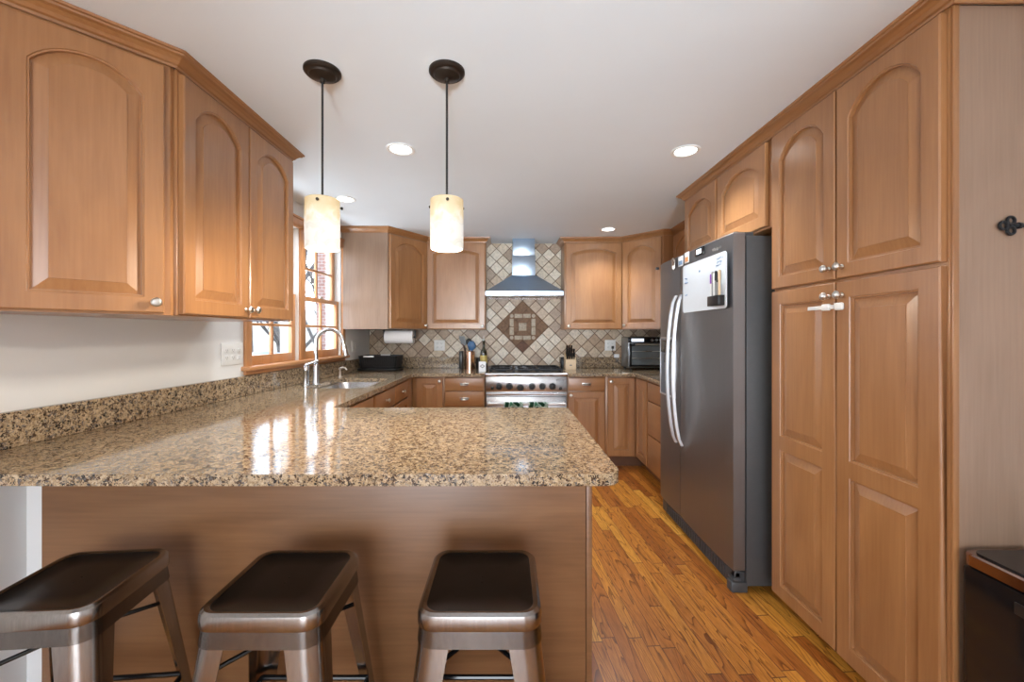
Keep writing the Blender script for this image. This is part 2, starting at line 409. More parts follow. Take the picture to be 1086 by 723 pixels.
# ------------------------------------------------------------------ window (two double-hung units)
def wl(name, bm, m, parent=None, **k): return mk(name, bm, m, parent, **k)
casing = thing('window_1', 'double wooden window over the sink', 'window', (-1.63, 1.3, 0), WA); casing['kind'] = 'structure'
for k in ('label', 'category'): del casing[k]
a0, a1 = lw(2.483), lw(3.853)
bm = bmesh.new()
box(bm, 0, .02, a0, WY0 + .006, 1.06, 2.115, .003); box(bm, 0, .02, WY1 - .006, a1, 1.06, 2.115, .003)
box(bm, 0, .024, a0 - .008, a1 + .008, 2.05, 2.118, .004)
box(bm, 0, .034, a0 - .02, a1 + .02, 2.112, 2.13, .004)
wl('casing', bm, M['window_wood'], casing)
bm = BX(-.1, .055, a0 - .02, a1 + .02, 1.045, 1.072, .008, 3); box(bm, 0, .018, a0, a1, 1.018, 1.045, .003)
wl('sill', bm, wood('sill_wood', (.45, .20, .075), (.60, .29, .12), axis=1), casing)
ym = lw(3.127)
bm = BX(-.10, .016, ym - .035, ym + .035, 1.07, 2.06, .003)
wl('mullion', bm, M['window_wood'], casing)
bm = bmesh.new()
for (p, q) in ((WY0, ym - .035), (ym + .035, WY1)):
    box(bm, -.135, -.0, p, p + .012, 1.07, 2.06); box(bm, -.135, -.0, q - .012, q, 1.07, 2.06); box(bm, -.135, 0, p, q, 2.048, 2.06)
wl('jamb_liner', bm, M['white_plastic'], casing)
for (p, q) in ((WY0 + .012, ym - .047), (ym + .047, WY1 - .012)):
    for (z0, z1, xo) in ((1.072, 1.56, -.05), (1.53, 2.048, -.088)):
        bm = bmesh.new(); st = .045
        box(bm, xo, xo + .032, p, p + st, z0, z1, .003); box(bm, xo, xo + .032, q - st, q, z0, z1, .003)
        box(bm, xo, xo + .032, p + st, q - st, z0, z0 + (.06 if z0 < 1.2 else .035), .003); box(bm, xo, xo + .032, p + st, q - st, z1 - .035, z1, .003)
        box(bm, xo + .005, xo + .027, (p + q) / 2 - .009, (p + q) / 2 + .009, z0 + .03, z1 - .03, .003)
        zz = (z0 + z1) / 2 + (.012 if z0 < 1.2 else 0)
        box(bm, xo + .005, xo + .027, p + .03, q - .03, zz - .009, zz + .009, .003)
        s = wl('sash', bm, M['window_wood'], casing)
        wl('pane', BX(xo + .014, xo + .018, p + .04, q - .04, z0 + .03, z1 - .03), M['glass'], s)
    bm = lathe(bmesh.new(), [(.0, 0), (.016, 0), (.016, .006), (.008, .012), (.008, .018), (0, .018)], 12, at=(-.03, (p + q) / 2, 1.56))
    box(bm, -.036, -.024, (p + q) / 2, (p + q) / 2 + .035, 1.568, 1.576, .002)
    wl('sash_lock', bm, M['nickel'], casing)

# ------------------------------------------------------------------ tiled splash on the back wall
SD = .1414; MX, MZ = .171, 1.342
def tile_mesh():
    bm = bmesh.new(); rnd = random.Random(3)
    accents = {(-16, 3), (-11, 2), (8, 3), (11, 2)}
    for i in range(-26, 28):
        for j in range(-8, 16):
            if (i + j) % 2 == 0: continue
            cx, cz = MX + i * SD / 2, MZ + j * SD / 2
            if cx < -1.62 or cx > 1.95: continue
            inner = abs(i) + abs(j) < 4
            zone = cz < 1.40 or -.36 < cx < .72
            if not zone: continue
            hd = SD / 2 - .0035
            if inner: mi = 7 if (i, j) == (0, -3) else 6
            elif (i, j) in accents: mi = 6
            else: mi = rnd.randrange(6)
            g = .012 if inner else .0; hd = SD / 2 - (.0012 if inner else .0042)
            y0 = ZW - .010; b = .0035
            o = [(cx + dx * hd, cz + dz * hd) for dx, dz in ((0, -1), (1, 0), (0, 1), (-1, 0))]
            n = [(cx + dx * (hd - b), cz + dz * (hd - b)) for dx, dz in ((0, -1), (1, 0), (0, 1), (-1, 0))]
            loft(bm, [[(x, ZW - .001, z) for x, z in o], [(x, y0 + .002, z) for x, z in o], [(x, y0, z) for x, z in n]], mi=mi)
    def cut(co, no):
        geo = bm.verts[:] + bm.edges[:] + bm.faces[:]
        bmesh.ops.bisect_plane(bm, geom=geo, plane_co=co, plane_no=no, clear_outer=True)
    cut((0, 0, .90), (0, 0, -1)); cut((0, 0, HC - .001), (0, 0, 1)); cut((-1.487, 0, 0), (-1, 0, 0)); cut((XR - .001, 0, 0), (1, 0, 0))
    return bm
bm = tile_mesh()
tl = thing('tile_backsplash', 'beige diagonal stone tile covering the wall behind the range and counters', 'backsplash', (MX, ZW - .005, 1.0))
mk('tile_field', bm, M['tiles'] + [M['tile_dark'], M['tile_darkest']], tl, world=True, ang=20)
bm = BX(-1.487, XR - .001, ZW - .0065, ZW - .0005, .90, 1.32); box(bm, -.30, .66, ZW - .0065, ZW - .0005, 1.32, HC - .001)
mk('grout', bm, M['grout'], tl, world=True)
def frame_pieces():
    bm = bmesh.new(); a = .118; wd = .022
    y0, y1 = ZW - .0135, ZW - .009
    for s in (-1, 1):
        for k in (-1, 1):
            c0, c1 = (-.088, -.003) if k < 0 else (.003, .088)
            box(bm, MX + c0, MX + c1, y0, y1, MZ + s * a - wd, MZ + s * a + wd, .002)
            box(bm, MX + s * a - wd, MX + s * a + wd, y0, y1, MZ + c0, MZ + c1, .002)
            r = lathe(bm, [(0, 0), (.02, 0), (.02, .004), (0, .005)], 16, axis='-Y', at=(MX + s * a, y1, MZ + k * a))
    return bm
def centre_piece():
    bm = bmesh.new(); y0, y1 = ZW - .0135, ZW - .009
    box(bm, MX - .042, MX + .042, y0, y1, MZ - .042, MZ + .042, .002)
    for s in (-1, 1):
        for k in (-1, 1): box(bm, MX + s * .018 - .012, MX + s * .018 + .012, y0 - .003, y0, MZ + k * .018 - .012, MZ + k * .018 + .012, .001)
    return bm
M['carved'] = plain('carved_cream_stone', (.42, .34, .25), .5, var=.2, scale=60, bump=.5)
mk('medallion_border', frame_pieces(), M['carved'], tl, world=True, label='square of small cream stones set in the brown diamond')
mk('medallion_centre', centre_piece(), M['carved'], tl, world=True, label='small cream square in the middle of the medallion')

# ------------------------------------------------------------------ cabinet parts
def opening(x0, x1, z0, zs, rise, d=0, n=12):
    """panel outline inset by d: bottom edge, then the top (arched by rise), same point count for every d"""
    xa, xb, za = x0 + d, x1 - d, z0 + d
    top = []
    if rise > 0:
        hw = (x1 - x0) / 2; Rr = (hw * hw + rise * rise) / (2 * rise); cx = (x0 + x1) / 2; cz = zs + rise - Rr
        r = Rr - d; half = hw - d
        t = math.asin(half / r)
        for k in range(n + 1):
            a = t - 2 * t * k / n; top.append((cx + r * math.sin(a), cz + r * math.cos(a)))
    else:
        for k in range(n + 1): top.append((xb + (xa - xb) * k / n, zs - d))
    bot = [(xa + (xb - xa) * k / n, za) for k in range(n + 1)]
    return bot + top
def door_bm(w, h, arch=0, t=.02, st=.052, rt=None, rb=None, mid=None):
    """raised-panel door, x 0..w, z 0..h, front face at y=-t; arch = rise of the panel's top; mid=(z0,z1) a middle rail"""
    bm = bmesh.new(); rt = rt or st; rb = rb or st; n = 12; e = .004
    st = min(st, w * .28)
    zones = [(0, h, rb, h - rt - arch, arch)]
    if mid: zones = [(0, (mid[0] + mid[1]) / 2, rb, mid[0], 0), ((mid[0] + mid[1]) / 2, h, mid[1], h - rt - arch, arch)]
    for zi, (zlo, zhi, oz0, ozs, ar) in enumerate(zones):
        x0, x1 = st, w - st
        lo = e if zlo == 0 else 0; hi = e if zhi == h else 0
        base = opening(x0, x1, oz0, ozs, ar)
        def outer(dx, dlo, dhi):
            pts = [(dx + (w - 2 * dx) * k / n, zlo + dlo) for k in range(n + 1)]
            return pts + [(w - dx - (w - 2 * dx) * k / n, zhi - dhi) for k in range(n + 1)]
        rings = [[(x, 0, z) for x, z in outer(0, 0, 0)], [(x, -t + e, z) for x, z in outer(0, 0, 0)], [(x, -t, z) for x, z in outer(e, lo, hi)],
                 [(x, -t, z) for x, z in base]]
        for d, y in ((.0015, -t + .003), (.006, -t + .0035), (.0075, -t + .013), (.011, -t + .013), (.042 if w > .2 else .028, -t + .0035), (.0425 if w > .2 else .0285, -t + .0015)):
            rings.append([(x, y, z) for x, z in opening(x0, x1, oz0, ozs, ar, d)])
        loft(bm, rings)
    bmesh.ops.remove_doubles(bm, verts=bm.verts, dist=1e-5)
    return bm
def drawer_bm(w, h, t=.02):
    bm = bmesh.new(); r = []
    for d, y in ((0, 0), (0, -t + .006), (.003, -t + .002), (.009, -t)):
        r.append([(d, y, d), (w - d, y, d), (w - d, y, h - d), (d, y, h - d)])
    loft(bm, r); return bm
def knob_bm():
    return lathe(bmesh.new(), [(0, 0), (.0085, 0), (.0085, .002), (.0055, .005), (.0055, .013), (.011, .017), (.0155, .021), (.0155, .024), (.011, .029), (.004, .031), (0, .031)], 20, axis='-Y')
def pull_bm(w=.085):
    """cup pull: a half dome open below"""
    bm = bmesh.new(); rings = []
    for i in range(9):
        a = math.pi * i / 8; hw = w / 2; rr = []
        for k in range(7):
            b = math.pi / 2 * k / 6
            rr.append((-hw * math.cos(a) * (1 - .12 * math.sin(b)), -.026 * math.sin(b) * (math.sin(a) ** .45 if 0 < i < 8 else .0), .016 * math.cos(b) * (1 if True else 0) * (.35 + .65 * math.sin(a)) - .006))
        rings.append(rr)
    loft(bm, rings, cap=False, closed=False)
    bmesh.ops.solidify(bm, geom=bm.faces[:], thickness=.0022)
    box(bm, -w / 2, w / 2, -.002, 0, .004, .014, .0008)
    return bm
_cache = {}
def shared(key, fn, mats, name, parent, loc, rotz=0):
    if key not in _cache:
        o = mk(name, fn(), mats, parent, loc=loc, rotz=rotz); _cache[key] = o.data; return o
    o = bpy.data.objects.new(name, _cache[key]); COL.objects.link(o); o.parent = parent; o.location = loc; o.rotation_euler = (0, 0, rotz); return o
TD = .02
def add_door(c, x, z, w, h, arch=0, knob=None, mid=None, st=.052, y=0, rotz=0, **k):
    d = mk('door', door_bm(w, h, arch, mid=mid, st=st, **k), M['wood'], c, loc=(x, y, z), rotz=rotz, ang=9)
    if knob:
        for kp in (knob if isinstance(knob, list) else [knob]): shared('knob', knob_bm, M['nickel'], 'knob', d, (kp[0], -TD, kp[1]))
    return d
def add_drawer(c, x, z, w, h, hw=None):
    d = mk('drawer', drawer_bm(w, h), M['wood_h'], c, loc=(x, 0, z))
    if hw == 'pull': shared('pull', pull_bm, M['nickel'], 'pull', d, (w / 2, -TD + .001, h / 2))
    if hw == 'knob': shared('knob', knob_bm, M['nickel'], 'knob', d, (w / 2, -TD, h / 2))
    return d
def carcass(c, w, h, d, toe=0, mat=None, top=None):
    bm = bmesh.new()
    z0 = toe
    box(bm, 0, w, .001, d, z0, top or h, .0015)
    if top: box(bm, 0, w, .001, .02, top, h)
    o = mk('body', bm, mat or M['wood'], c)
    if toe: mk('toe_kick', BX(0.0, w, .085, .10, 0, toe), M['dark_wood'], c)
    return o
DG = .018  # door reveal

# ------------------------------------------------------------------ crown mouldings
def crown(name, pts, label, zc=HC - .001, closed_end=True, height=.05, proj=.05):
    """sweeps a crown profile along pts (face line); outward = to the right of travel"""
    prof = [(0, 0), (.006, 0), (.008, .008), (.014, .012), (.020, .022), (.030, .032), (.040, .036), (.042, .042), (.048, .044), (.05, .052), (0, .052)]
    sc = proj / .05; sz = height / .052
    P = [Vector((*p, 0)) for p in pts]; rings = []
    for i, p in enumerate(P):
        dirs = []
        if i > 0: dirs.append((P[i] - P[i - 1]).normalized())
        if i < len(P) - 1: dirs.append((P[i + 1] - P[i]).normalized())
        ns = [Vector((d.y, -d.x, 0)) for d in dirs]
        n = sum(ns, Vector()).normalized(); s = 1 / max(.3, n.dot(ns[0]))
        rings.append([p + n * (a * sc * s) + Vector((0, 0, zc - height + b * sz)) for a, b in prof])
    bm = bmesh.new(); loft(bm, rings)
    o = mk(name, bm, wood('crown_wood', (.27, .115, .038), (.37, .17, .062), axis=1), None, ang=14)
    bmv = o.data; c = sum(P, Vector()) / len(P)
    for v in bmv.vertices: v.co -= c
    o.location = c
    return tag(o, label, 'crown moulding')
CB = HC - .052

# ------------------------------------------------------------------ left wall cabinets
LF = -1.155; LB = 1.333; LT = CB + .006
hh = LT - LB
c = thing('wall_cabinet', 'double-door honey maple wall cabinet on the left wall beside the window', 'cabinet', (LF, 1.454, LB), R(90))
carcass(c, .761, hh, abs(XW(1.5) - LF) - .006)
add_door(c, .006, .006, .368, hh - .022, .075, (.345, .035)); add_door(c, .382, .006, .372, hh - .022, .075, (.025, .035))
# angled end cabinet
ax, ay = -1.155 - .012, 1.454 - .016
ux, uy = .66, .75; un = math.hypot(ux, uy); ux /= un; uy /= un; AA = math.atan2(uy, ux)
t1 = .425
ex, ey = ax - ux * t1, ay - uy * t1
c = thing('wall_cabinet', 'angled single-door end wall cabinet at the far left of the photo', 'cabinet', (ex, ey, LB), AA)
bm = bmesh.new(); prism(bm, [(ex, ey), (ax, ay), (ax, 1.452), (XW(1.45) + .004, 1.452), (XW(ey) + .004, ey)], LB, LT)
mk('body', bm, M['wood'], c, world=True)
add_door(c, .047, .006, .360, hh - .022, .07, (.335, .035))
crown('crown_moulding', [(XW(ey) + .003, ey - .001), (ex, ey - .001), (ax + .012, ay + .008), (ax + .012, 2.222), (XW(2.22) + .003, 2.222)], 'stained crown moulding wrapping the two wall cabinets on the left wall')

# ------------------------------------------------------------------ back wall uppers
UB = 1.31; UT = CB + .006; hb = UT - UB; FY = 4.215
BK = ZW - .0105
c = thing('wall_cabinet', 'single-door maple wall cabinet left of the range hood', 'cabinet', (-.812, FY, UB))
carcass(c, .597, hb, BK - FY)
add_door(c, .005, .006, .585, hb - .02, .045, (.56, .03))
c = thing('wall_cabinet', 'single-door maple wall cabinet right of the range hood', 'cabinet', (.585, FY, UB))
carcass(c, .585, hb, BK - FY)
add_door(c, .012, .006, .565, hb - .02, .045, (.028, .03))
# diagonal corner cabinet, left
p0 = (-1.092, 3.80); p1 = (-.812, FY)
th = math.atan2(p1[1] - p0[1], p1[0] - p0[0]); ln = math.hypot(p1[0] - p0[0], p1[1] - p0[1])
c = thing('corner_wall_cabinet', 'diagonal corner wall cabinet above the black dish rack', 'cabinet', (p0[0], p0[1], UB), th)
mk('body', prism(bmesh.new(), [p0, p1, (-.813, BK), (XW(4.5) + .005, BK), (XW(3.8) + .005, 3.80)], UB, UT), M['wood_side'], c, world=True)
add_door(c, .016, .008, ln - .03, hb - .022, .075, (ln - .06, .035))
crown('crown_moulding', [(XW(3.8) + .003, 3.799), (p0[0] - .002, 3.799), (p1[0], FY - .002), (-.215, FY - .002), (-.215, BK)], 'crown moulding over the wall cabinets left of the range hood')
# diagonal corner cabinet, right
q0 = (1.17, FY); q1 = (1.475, 3.905)
th = math.atan2(q1[1] - q0[1], q1[0] - q0[0]); ln = math.hypot(q1[0] - q0[0], q1[1] - q0[1])
c = thing('corner_wall_cabinet', 'diagonal corner wall cabinet above the toaster oven', 'cabinet', (q0[0], q0[1], UB), th)
mk('body', prism(bmesh.new(), [q0, q1, (XR - .004, 3.905), (XR - .004, BK), (1.171, BK)], UB, UT), M['wood'], c, world=True)
add_door(c, .016, .008, ln - .03, hb - .022, .075, (.028, .035))
# right wall upper beside it
c = thing('wall_cabinet', 'shallow wall cabinet on the right wall, beyond the refrigerator', 'cabinet', (1.575, 3.903, UB), R(-90))
carcass(c, 1.0, hb, XR - .004 - 1.575)
add_door(c, .02, .008, .46, hb - .022, .075); add_door(c, .50, .008, .46, hb - .022, .075)
crown('crown_moulding', [(.585, BK), (.585, FY - .002), (q0[0], FY - .002), (q1[0], q1[1] - .001), (1.573, 3.90), (1.573, 2.955)], 'crown moulding running from right of the range hood into the right corner')
# cabinet above the refrigerator
RF = 1.255
c = thing('wall_cabinet', 'short double-door wall cabinet above the refrigerator', 'cabinet', (RF, 2.895, 1.775), R(-90))
h2 = UT - 1.775
carcass(c, .94, h2, XR - .004 - RF)
add_door(c, .012, .008, .425, h2 - .02, .07); add_door(c, .455, .008, .455, h2 - .02, .07)
# pantry
PZ0, PZ1 = 1.945, 1.165
c = thing('pantry_cabinet', 'tall four-door maple pantry cabinet at the right', 'cabinet', (RF, PZ0, 0), R(-90))
bm = bmesh.new(); box(bm, 0, .77, .001, XR - .004 - RF, .07, UT, .0015)
mk('body', bm, M['wood'], c)
mk('toe_kick', BX(0, .765, .085, .10, 0, .07), M['dark_wood'], c)
mk('side_panel', BX(.7705, .776, .019, XR - .006 - RF, 0, UT - .002, .001), M['wood_side'], c, label='greyish maple side panel facing the camera')
mk('stile', BX(.7705, .779, .001, .018, 0, UT - .002, .002), M['wood'], c)
ph = UT - .012 - 1.475
d = add_door(c, .008, 1.475, .372, ph, .08, (.345, .042)); d = add_door(c, .388, 1.475, .373, ph, .08, (.028, .042))
add_door(c, .008, .072, .372, 1.391, 0, (.345, 1.34), mid=(.675, .735), st=.06); dlock = add_door(c, .388, .072, .373, 1.391, 0, (.028, 1.34), mid=(.675, .735), st=.06)
crown('crown_moulding', [(XR - .006, 2.899), (RF - .003, 2.899), (RF - .003, PZ1 - .002), (XR - .006, PZ1 - .002)], 'crown moulding over the pantry and the cabinet above the refrigerator')
# child lock strap across the lower pantry doors
t = thing('child_lock', 'white plastic child safety strap joining the two lower pantry doors', 'safety latch', (RF - .02, 1.565, 1.37), R(-90))
mk('pad', BX(-.052, -.014, -.012, 0, -.013, .013, .005, 3), M['white_plastic'], t)
mk('pad', BX(.012, .05, -.014, 0, -.014, .014, .006, 3), M['white_plastic'], t)
mk('strap', BX(-.13, .03, -.0065, -.0025, -.0075, .0075, .001), M['white_plastic'], t)

# ------------------------------------------------------------------ base cabinets
BH = .868; BFY = 3.90
# right of range
c = thing('base_cabinet', 'base cabinet right of the range with one drawer over one door', 'cabinet', (.567, BFY, 0))
carcass(c, .36, BH, .595, .11)
add_drawer(c, .006, .732, .345, .122, 'pull'); add_door(c, .006, .122, .345, .6, 0, (.025, .57))
c = thing('base_cabinet', 'corner base cabinet with one tall narrow door, right of the drawer cabinet', 'cabinet', (.928, BFY, 0))
carcass(c, .90, BH, .595, .11)
add_door(c, .016, .122, .252, .732, 0, (.03, .70))
c = thing('base_cabinet', 'right-wall base cabinet with a narrow door, next to the corner', 'cabinet', (1.222, BFY - .003, 0), R(-90))
carcass(c, .335, BH, .62, .11)
add_door(c, .022, .122, .295, .732)
c = thing('base_cabinet', 'three-drawer base cabinet between the corner and the refrigerator', 'cabinet', (1.222, BFY - .341, 0), R(-90))
carcass(c, .545, BH, .62, .11)
add_drawer(c, .008, .702, .525, .152); add_drawer(c, .008, .415, .525, .278); add_drawer(c, .008, .122, .525, .284)
# left of range
c = thing('base_cabinet', 'drawer base cabinet with silver pulls, left of the range', 'cabinet', (-.585, BFY, 0))
carcass(c, .378, BH, .595, .11)
for z0, h_ in ((.732, .122), (.588, .136), (.357, .222), (.122, .226)): add_drawer(c, .008, z0, .36, h_, 'pull')
c = thing('base_cabinet', 'base cabinet with one narrow door in the left back corner', 'cabinet', (-.893, BFY, 0))
carcass(c, .306, BH, .595, .11)
add_door(c, .043, .122, .25, .732, 0, (.222, .70))
# left run, facing +X
LFX = -.895
c = thing('base_cabinet', 'left-wall base cabinet with two small knobbed drawers near the corner', 'cabinet', (LFX, 2.755, 0), R(90))
carcass(c, 1.14, BH, .56, .11, top=.66)
for x0, x1 in ((.02, .50), (.515, .93)):
    add_drawer(c, x0, .715, x1 - x0, .138, 'knob'); add_door(c, x0, .122, x1 - x0, .58, 0)
mk('corner_stile', BX(.95, 1.13, -.012, 0, .122, .86, .002), M['wood'], c)
c = thing('base_cabinet', 'base cabinet under the left counter, nearest the peninsula', 'cabinet', (LFX, 2.06, 0), R(90))
carcass(c, .69, BH, .56, .11, top=.66)
add_drawer(c, .02, .715, .65, .138); add_door(c, .02, .122, .32, .58); add_door(c, .35, .122, .32, .58)
# peninsula
PB = 1.40
c = thing('peninsula_cabinet', 'wide maple peninsula cabinet whose plain back faces the stools', 'cabinet', (-1.57, PB, 0))
mk('body', BX(0, 1.835, .02, .64, .10, BH, .001), M['wood'], c)
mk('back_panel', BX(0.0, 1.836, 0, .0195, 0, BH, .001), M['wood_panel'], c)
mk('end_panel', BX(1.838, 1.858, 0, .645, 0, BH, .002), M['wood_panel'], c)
mk('toe_kick', BX(.01, 1.83, .56, .58, 0, .10), M['dark_wood'], c)
for i in range(3):
    d = mk('door', door_bm(.30, .71), M['wood'], c, loc=(.72 + .36 * (i + 1) - .01, .64, .122), rotz=R(180))
    shared('knob', knob_bm, M['nickel'], 'knob', d, (.03, -TD, .68))

# ------------------------------------------------------------------ countertops
CX = .305; CF = 1.089
def slab(poly, hole=None, z0=CT - .031, z1=CT):
    bm = bmesh.new()
    def ringe(p):
        v = [bm.verts.new((x, y, z0)) for x, y in p]
        return [bm.edges.new((v[i], v[(i + 1) % len(v)])) for i in range(len(v))]
    es = ringe(poly)
    if hole: es += ringe(hole)
    bmesh.ops.triangle_fill(bm, edges=es, use_beauty=True)
    r = bmesh.ops.extrude_face_region(bm, geom=bm.faces[:])
    for v in r['geom']:
        if isinstance(v, bmesh.types.BMVert): v.co.z = z1
    return bm
SX0, SX1, SY0, SY1 = -1.39, -.965, 2.80, 3.43
hole = rrect(SX1 - SX0, SY1 - SY0, .09, 8, (SX0 + SX1) / 2, (SY0 + SY1) / 2)
cr_ = .05
poly = [(XW(CF) + .002, CF)] + arc(CX - cr_, CF + cr_, cr_, -90, 0, 8) + arc(CX - .02, 2.074 - .02, .02, 0, 90, 4) + \
       [(-.872, 2.074), (-.872, 3.79)] + [(-.812, 3.85)] + [(-.203, 3.85), (-.203, BK), (XW(ZW) + .004, BK)]
t = thing('granite_countertop', 'speckled brown granite countertop running over the peninsula and along the left wall to the range', 'countertop', (-.6, 1.6, CT))
mk('slab', slab(poly, hole), M['granite'], t, world=True, bevel=.006)
bm = bmesh.new(); yA, yB = CF + .0, ZW - .012
prism(bm, [(XW(yA) + .002, yA), (XW(yA) + .03, yA), (XW(yB) + .03, yB), (XW(yB) + .002, yB)], CT + .0005, 1.016)
mk('backsplash', bm, M['granite'], t, world=True, bevel=.003)
bm = BX(XW(ZW) + .031, -.203, ZW - .04, BK - .001, CT + .0005, 1.016)
mk('backsplash', bm, M['granite'], t, world=True, bevel=.003)
poly = [(.565, 3.85), (1.15, 3.85), (1.19, 3.81), (1.19, 3.01), (XR - .004, 3.01), (XR - .004, BK), (.565, BK)]
t = thing('granite_countertop', 'speckled brown granite countertop right of the range, turning towards the refrigerator', 'countertop', (1.2, 4.1, CT))
mk('slab', slab(poly), M['granite'], t, world=True, bevel=.006)
mk('backsplash', BX(.565, XR - .005, ZW - .04, BK - .001, CT + .0005, 1.016), M['granite'], t, world=True, bevel=.003)
mk('backsplash', BX(XR - .035, XR - .005, 3.01, ZW - .042, CT + .0005, 1.016), M['granite'], t, world=True, bevel=.003)

# sink
t = thing('sink', 'undermount stainless steel sink below the window', 'sink', ((SX0 + SX1) / 2, (SY0 + SY1) / 2, CT - .034))
sw, sh = SX1 - SX0, SY1 - SY0
def rr3(w_, h_, r_, z): return [(x, y, z) for x, y in rrect(w_, h_, r_, 8)]
bm = bmesh.new()
loft(bm, [rr3(sw + .03, sh + .03, .10, 0), rr3(sw + .0, sh + .0, .09, 0), rr3(sw - .01, sh - .01, .085, -.02), rr3(sw - .03, sh - .03, .08, -.16), rr3(sw - .09, sh - .09, .05, -.185)], cap=False)
vs = [v for v in bm.verts if v.co.z < -.18]; bm.faces.new([v for v in bm.verts][-len(rr3(1, 1, .1, 0)):])
mk('basin', bm, M['steel'], t)
mk('drain', lathe(bmesh.new(), [(0, 0), (.04, 0), (.045, .003), (.03, .004), (.028, .001), (0, .001)], 20, at=(0, 0, -.185)), M['nickel'], t)
mk('divider', BX(-sw / 2 + .012, sw / 2 - .012, -.05, -.03, -.18, -.045, .008, 3), M['steel'], t)

# faucet
fx, fy = -1.375, 2.99
t = thing('faucet', 'brushed steel gooseneck kitchen faucet with a side lever, behind the sink', 'faucet', (fx, fy, CT))
bm = lathe(bmesh.new(), [(0, 0), (.030, 0), (.030, .006), (.026, .01), (.0235, .03), (.021, .13), (.018, .15), (.0135, .16)], 20)
pts = [(0, 0, .15), (0, 0, .30)] + [(.098 - .098 * math.cos(R(a)), 0, .30 + .098 * math.sin(R(a))) for a in range(15, 166, 15)]
pts += [(.205, 0, .27)]
tube(bm, pts, [.0135] * len(pts), 14)
mk('spout', bm, M['steel_v'], t)
bm = tube(bmesh.new(), [(.2035, 0, .285), (.207, 0, .262), (.215, 0, .215), (.217, 0, .205)], [.0145, .0165, .020, .018], 14)
mk('spray_head', bm, M['steel_v'], t)
bm = lathe(bmesh.new(), [(0, 0), (.027, 0), (.027, .006), (.023, .012), (.022, .095), (.024, .10), (.024, .125), (.017, .142), (0, .146)], 18, at=(-.058, -.03, 0))
mk('valve_body', bm, M['steel_v'], t)
bm = tube(bmesh.new(), [(-.058, -.03, .145), (-.03, -.03, .155), (.01, -.032, .17), (.035, -.035, .178)], [.010, .009, .0075, .008], 10)
mk('lever', bm, M['steel_v'], t)
t = thing('soap_dispenser', 'small nickel soap pump beside the sink, right of the faucet', 'soap dispenser', (-1.415, 3.52, CT))
mk('base', lathe(bmesh.new(), [(0, 0), (.02, 0), (.02, .004), (.012, .010), (.009, .045), (.006, .05), (.006, .07)], 16), M['nickel'], t)
mk('spout', tube(bmesh.new(), [(-.01, 0, .068), (0, 0, .072), (.02, 0, .082), (.045, 0, .078), (.058, 0, .062)], [.008, .009, .007, .006, .005], 10), M['nickel'], t)

# ------------------------------------------------------------------ range
RX0, RX1, RY = -.198, .562, 3.867
RC = (RX0 + RX1) / 2
t = thing('gas_range', 'stainless steel gas range with six black knobs and black grates', 'range', (RC, RY, 0)); hw = .379
bm = BX(-hw, hw, .02, .60, .10, .885, .003)
mk('body', bm, M['steel'], t)
for sx in (-1, 1):
    for yy in (.07, .55): mk('foot', lathe(bmesh.new(), [(0, 0), (.02, 0), (.02, .01), (.015, .10)], 12, at=(sx * .33, yy, 0)), M['steel'], t)
bm = bmesh.new()   # bullnose and cooktop pan
pr = [(.06, .905), (.012, .905), (.0, .902), (-.006, .896), (-.006, .888), (0, .880), (.008, .868), (.06, .868)]
loft(bm, [[(-hw, y, z) for y, z in pr], [(hw, y, z) for y, z in pr]])
box(bm, -hw, hw, .055, .60, .884, .896, .002)
mk('cooktop', bm, M['steel'], t)
mk('control_panel', BX(-hw, hw, .002, .022, .727, .862, .003), M['steel'], t)
for px in (529, 540.2, 551.9, 564.2, 575.3, 586):
    x = (px - PX) / FPX * RY - RC; z = .776 - (.012 if px == 551.9 else 0)
    bm = lathe(bmesh.new(), [(0, 0), (.031, 0), (.031, .003), (.026, .006), (.024, .022), (.021, .027), (0, .028)], 20, axis='-Y', at=(x, .003, z))
    box(bm, x - .005, x + .005, -.030, -.024, z - .02, z + .02, .002)
    mk('knob', bm, M['black'], t)
for s in (-1, 1): mk('switch', BX(s * .318 - .013, s * .318 + .013, -.003, .004, .745, .771, .002), M['black_gloss'], t)
def text_bm(s, size, depth=.0006, font_shear=0):
    cu = bpy.data.curves.new('t', 'FONT'); cu.body = s; cu.size = size; cu.extrude = depth; cu.align_x = 'CENTER'; cu.align_y = 'CENTER'; cu.shear = font_shear
    ob = bpy.data.objects.new('t', cu); COL.objects.link(ob); bpy.context.view_layer.update()
    dg = bpy.context.evaluated_depsgraph_get(); me = bpy.data.meshes.new_from_object(ob.evaluated_get(dg))
    bm = bmesh.new(); bm.from_mesh(me); bpy.data.objects.remove(ob); bpy.data.curves.remove(cu); bpy.data.meshes.remove(me)
    bm.transform(Matrix.Rotation(R(90), 4, 'X')); return bm
bm = text_bm('DCS', .026, font_shear=.3); bm.transform(Matrix.Translation((.312, .0012, .834)) @ Matrix.Diagonal((1.35, 1, 1, 1)))
ring = []
for a in range(24): ring.append((.312 + .034 * math.cos(R(a * 15)), .834 + .0125 * math.sin(R(a * 15))))
loft(bm, [[(x, .002, z) for x, z in ring], [(x, .0005, z) for x, z in ring], [(.312 + (x - .312) * .93, .0005, .834 + (z - .834) * .88) for x, z in ring], [(.312 + (x - .312) * .93, .002, .834 + (z - .834) * .88) for x, z in ring]], cap=False)
mk('logo', bm, M['ink'], t)
bm = BX(-hw, hw, -.012, .02, .694, .718, .006, 3); mk('trim_strip', bm, M['steel'], t)
bm = BX(-hw + .004, hw - .004, -.018, .018, .25, .682, .006)
dr = mk('oven_door', bm, M['steel'], t)
mk('oven_window', BX(-.22, .22, -.0205, -.0175, .36, .56, .002), M['black_gloss'], dr)
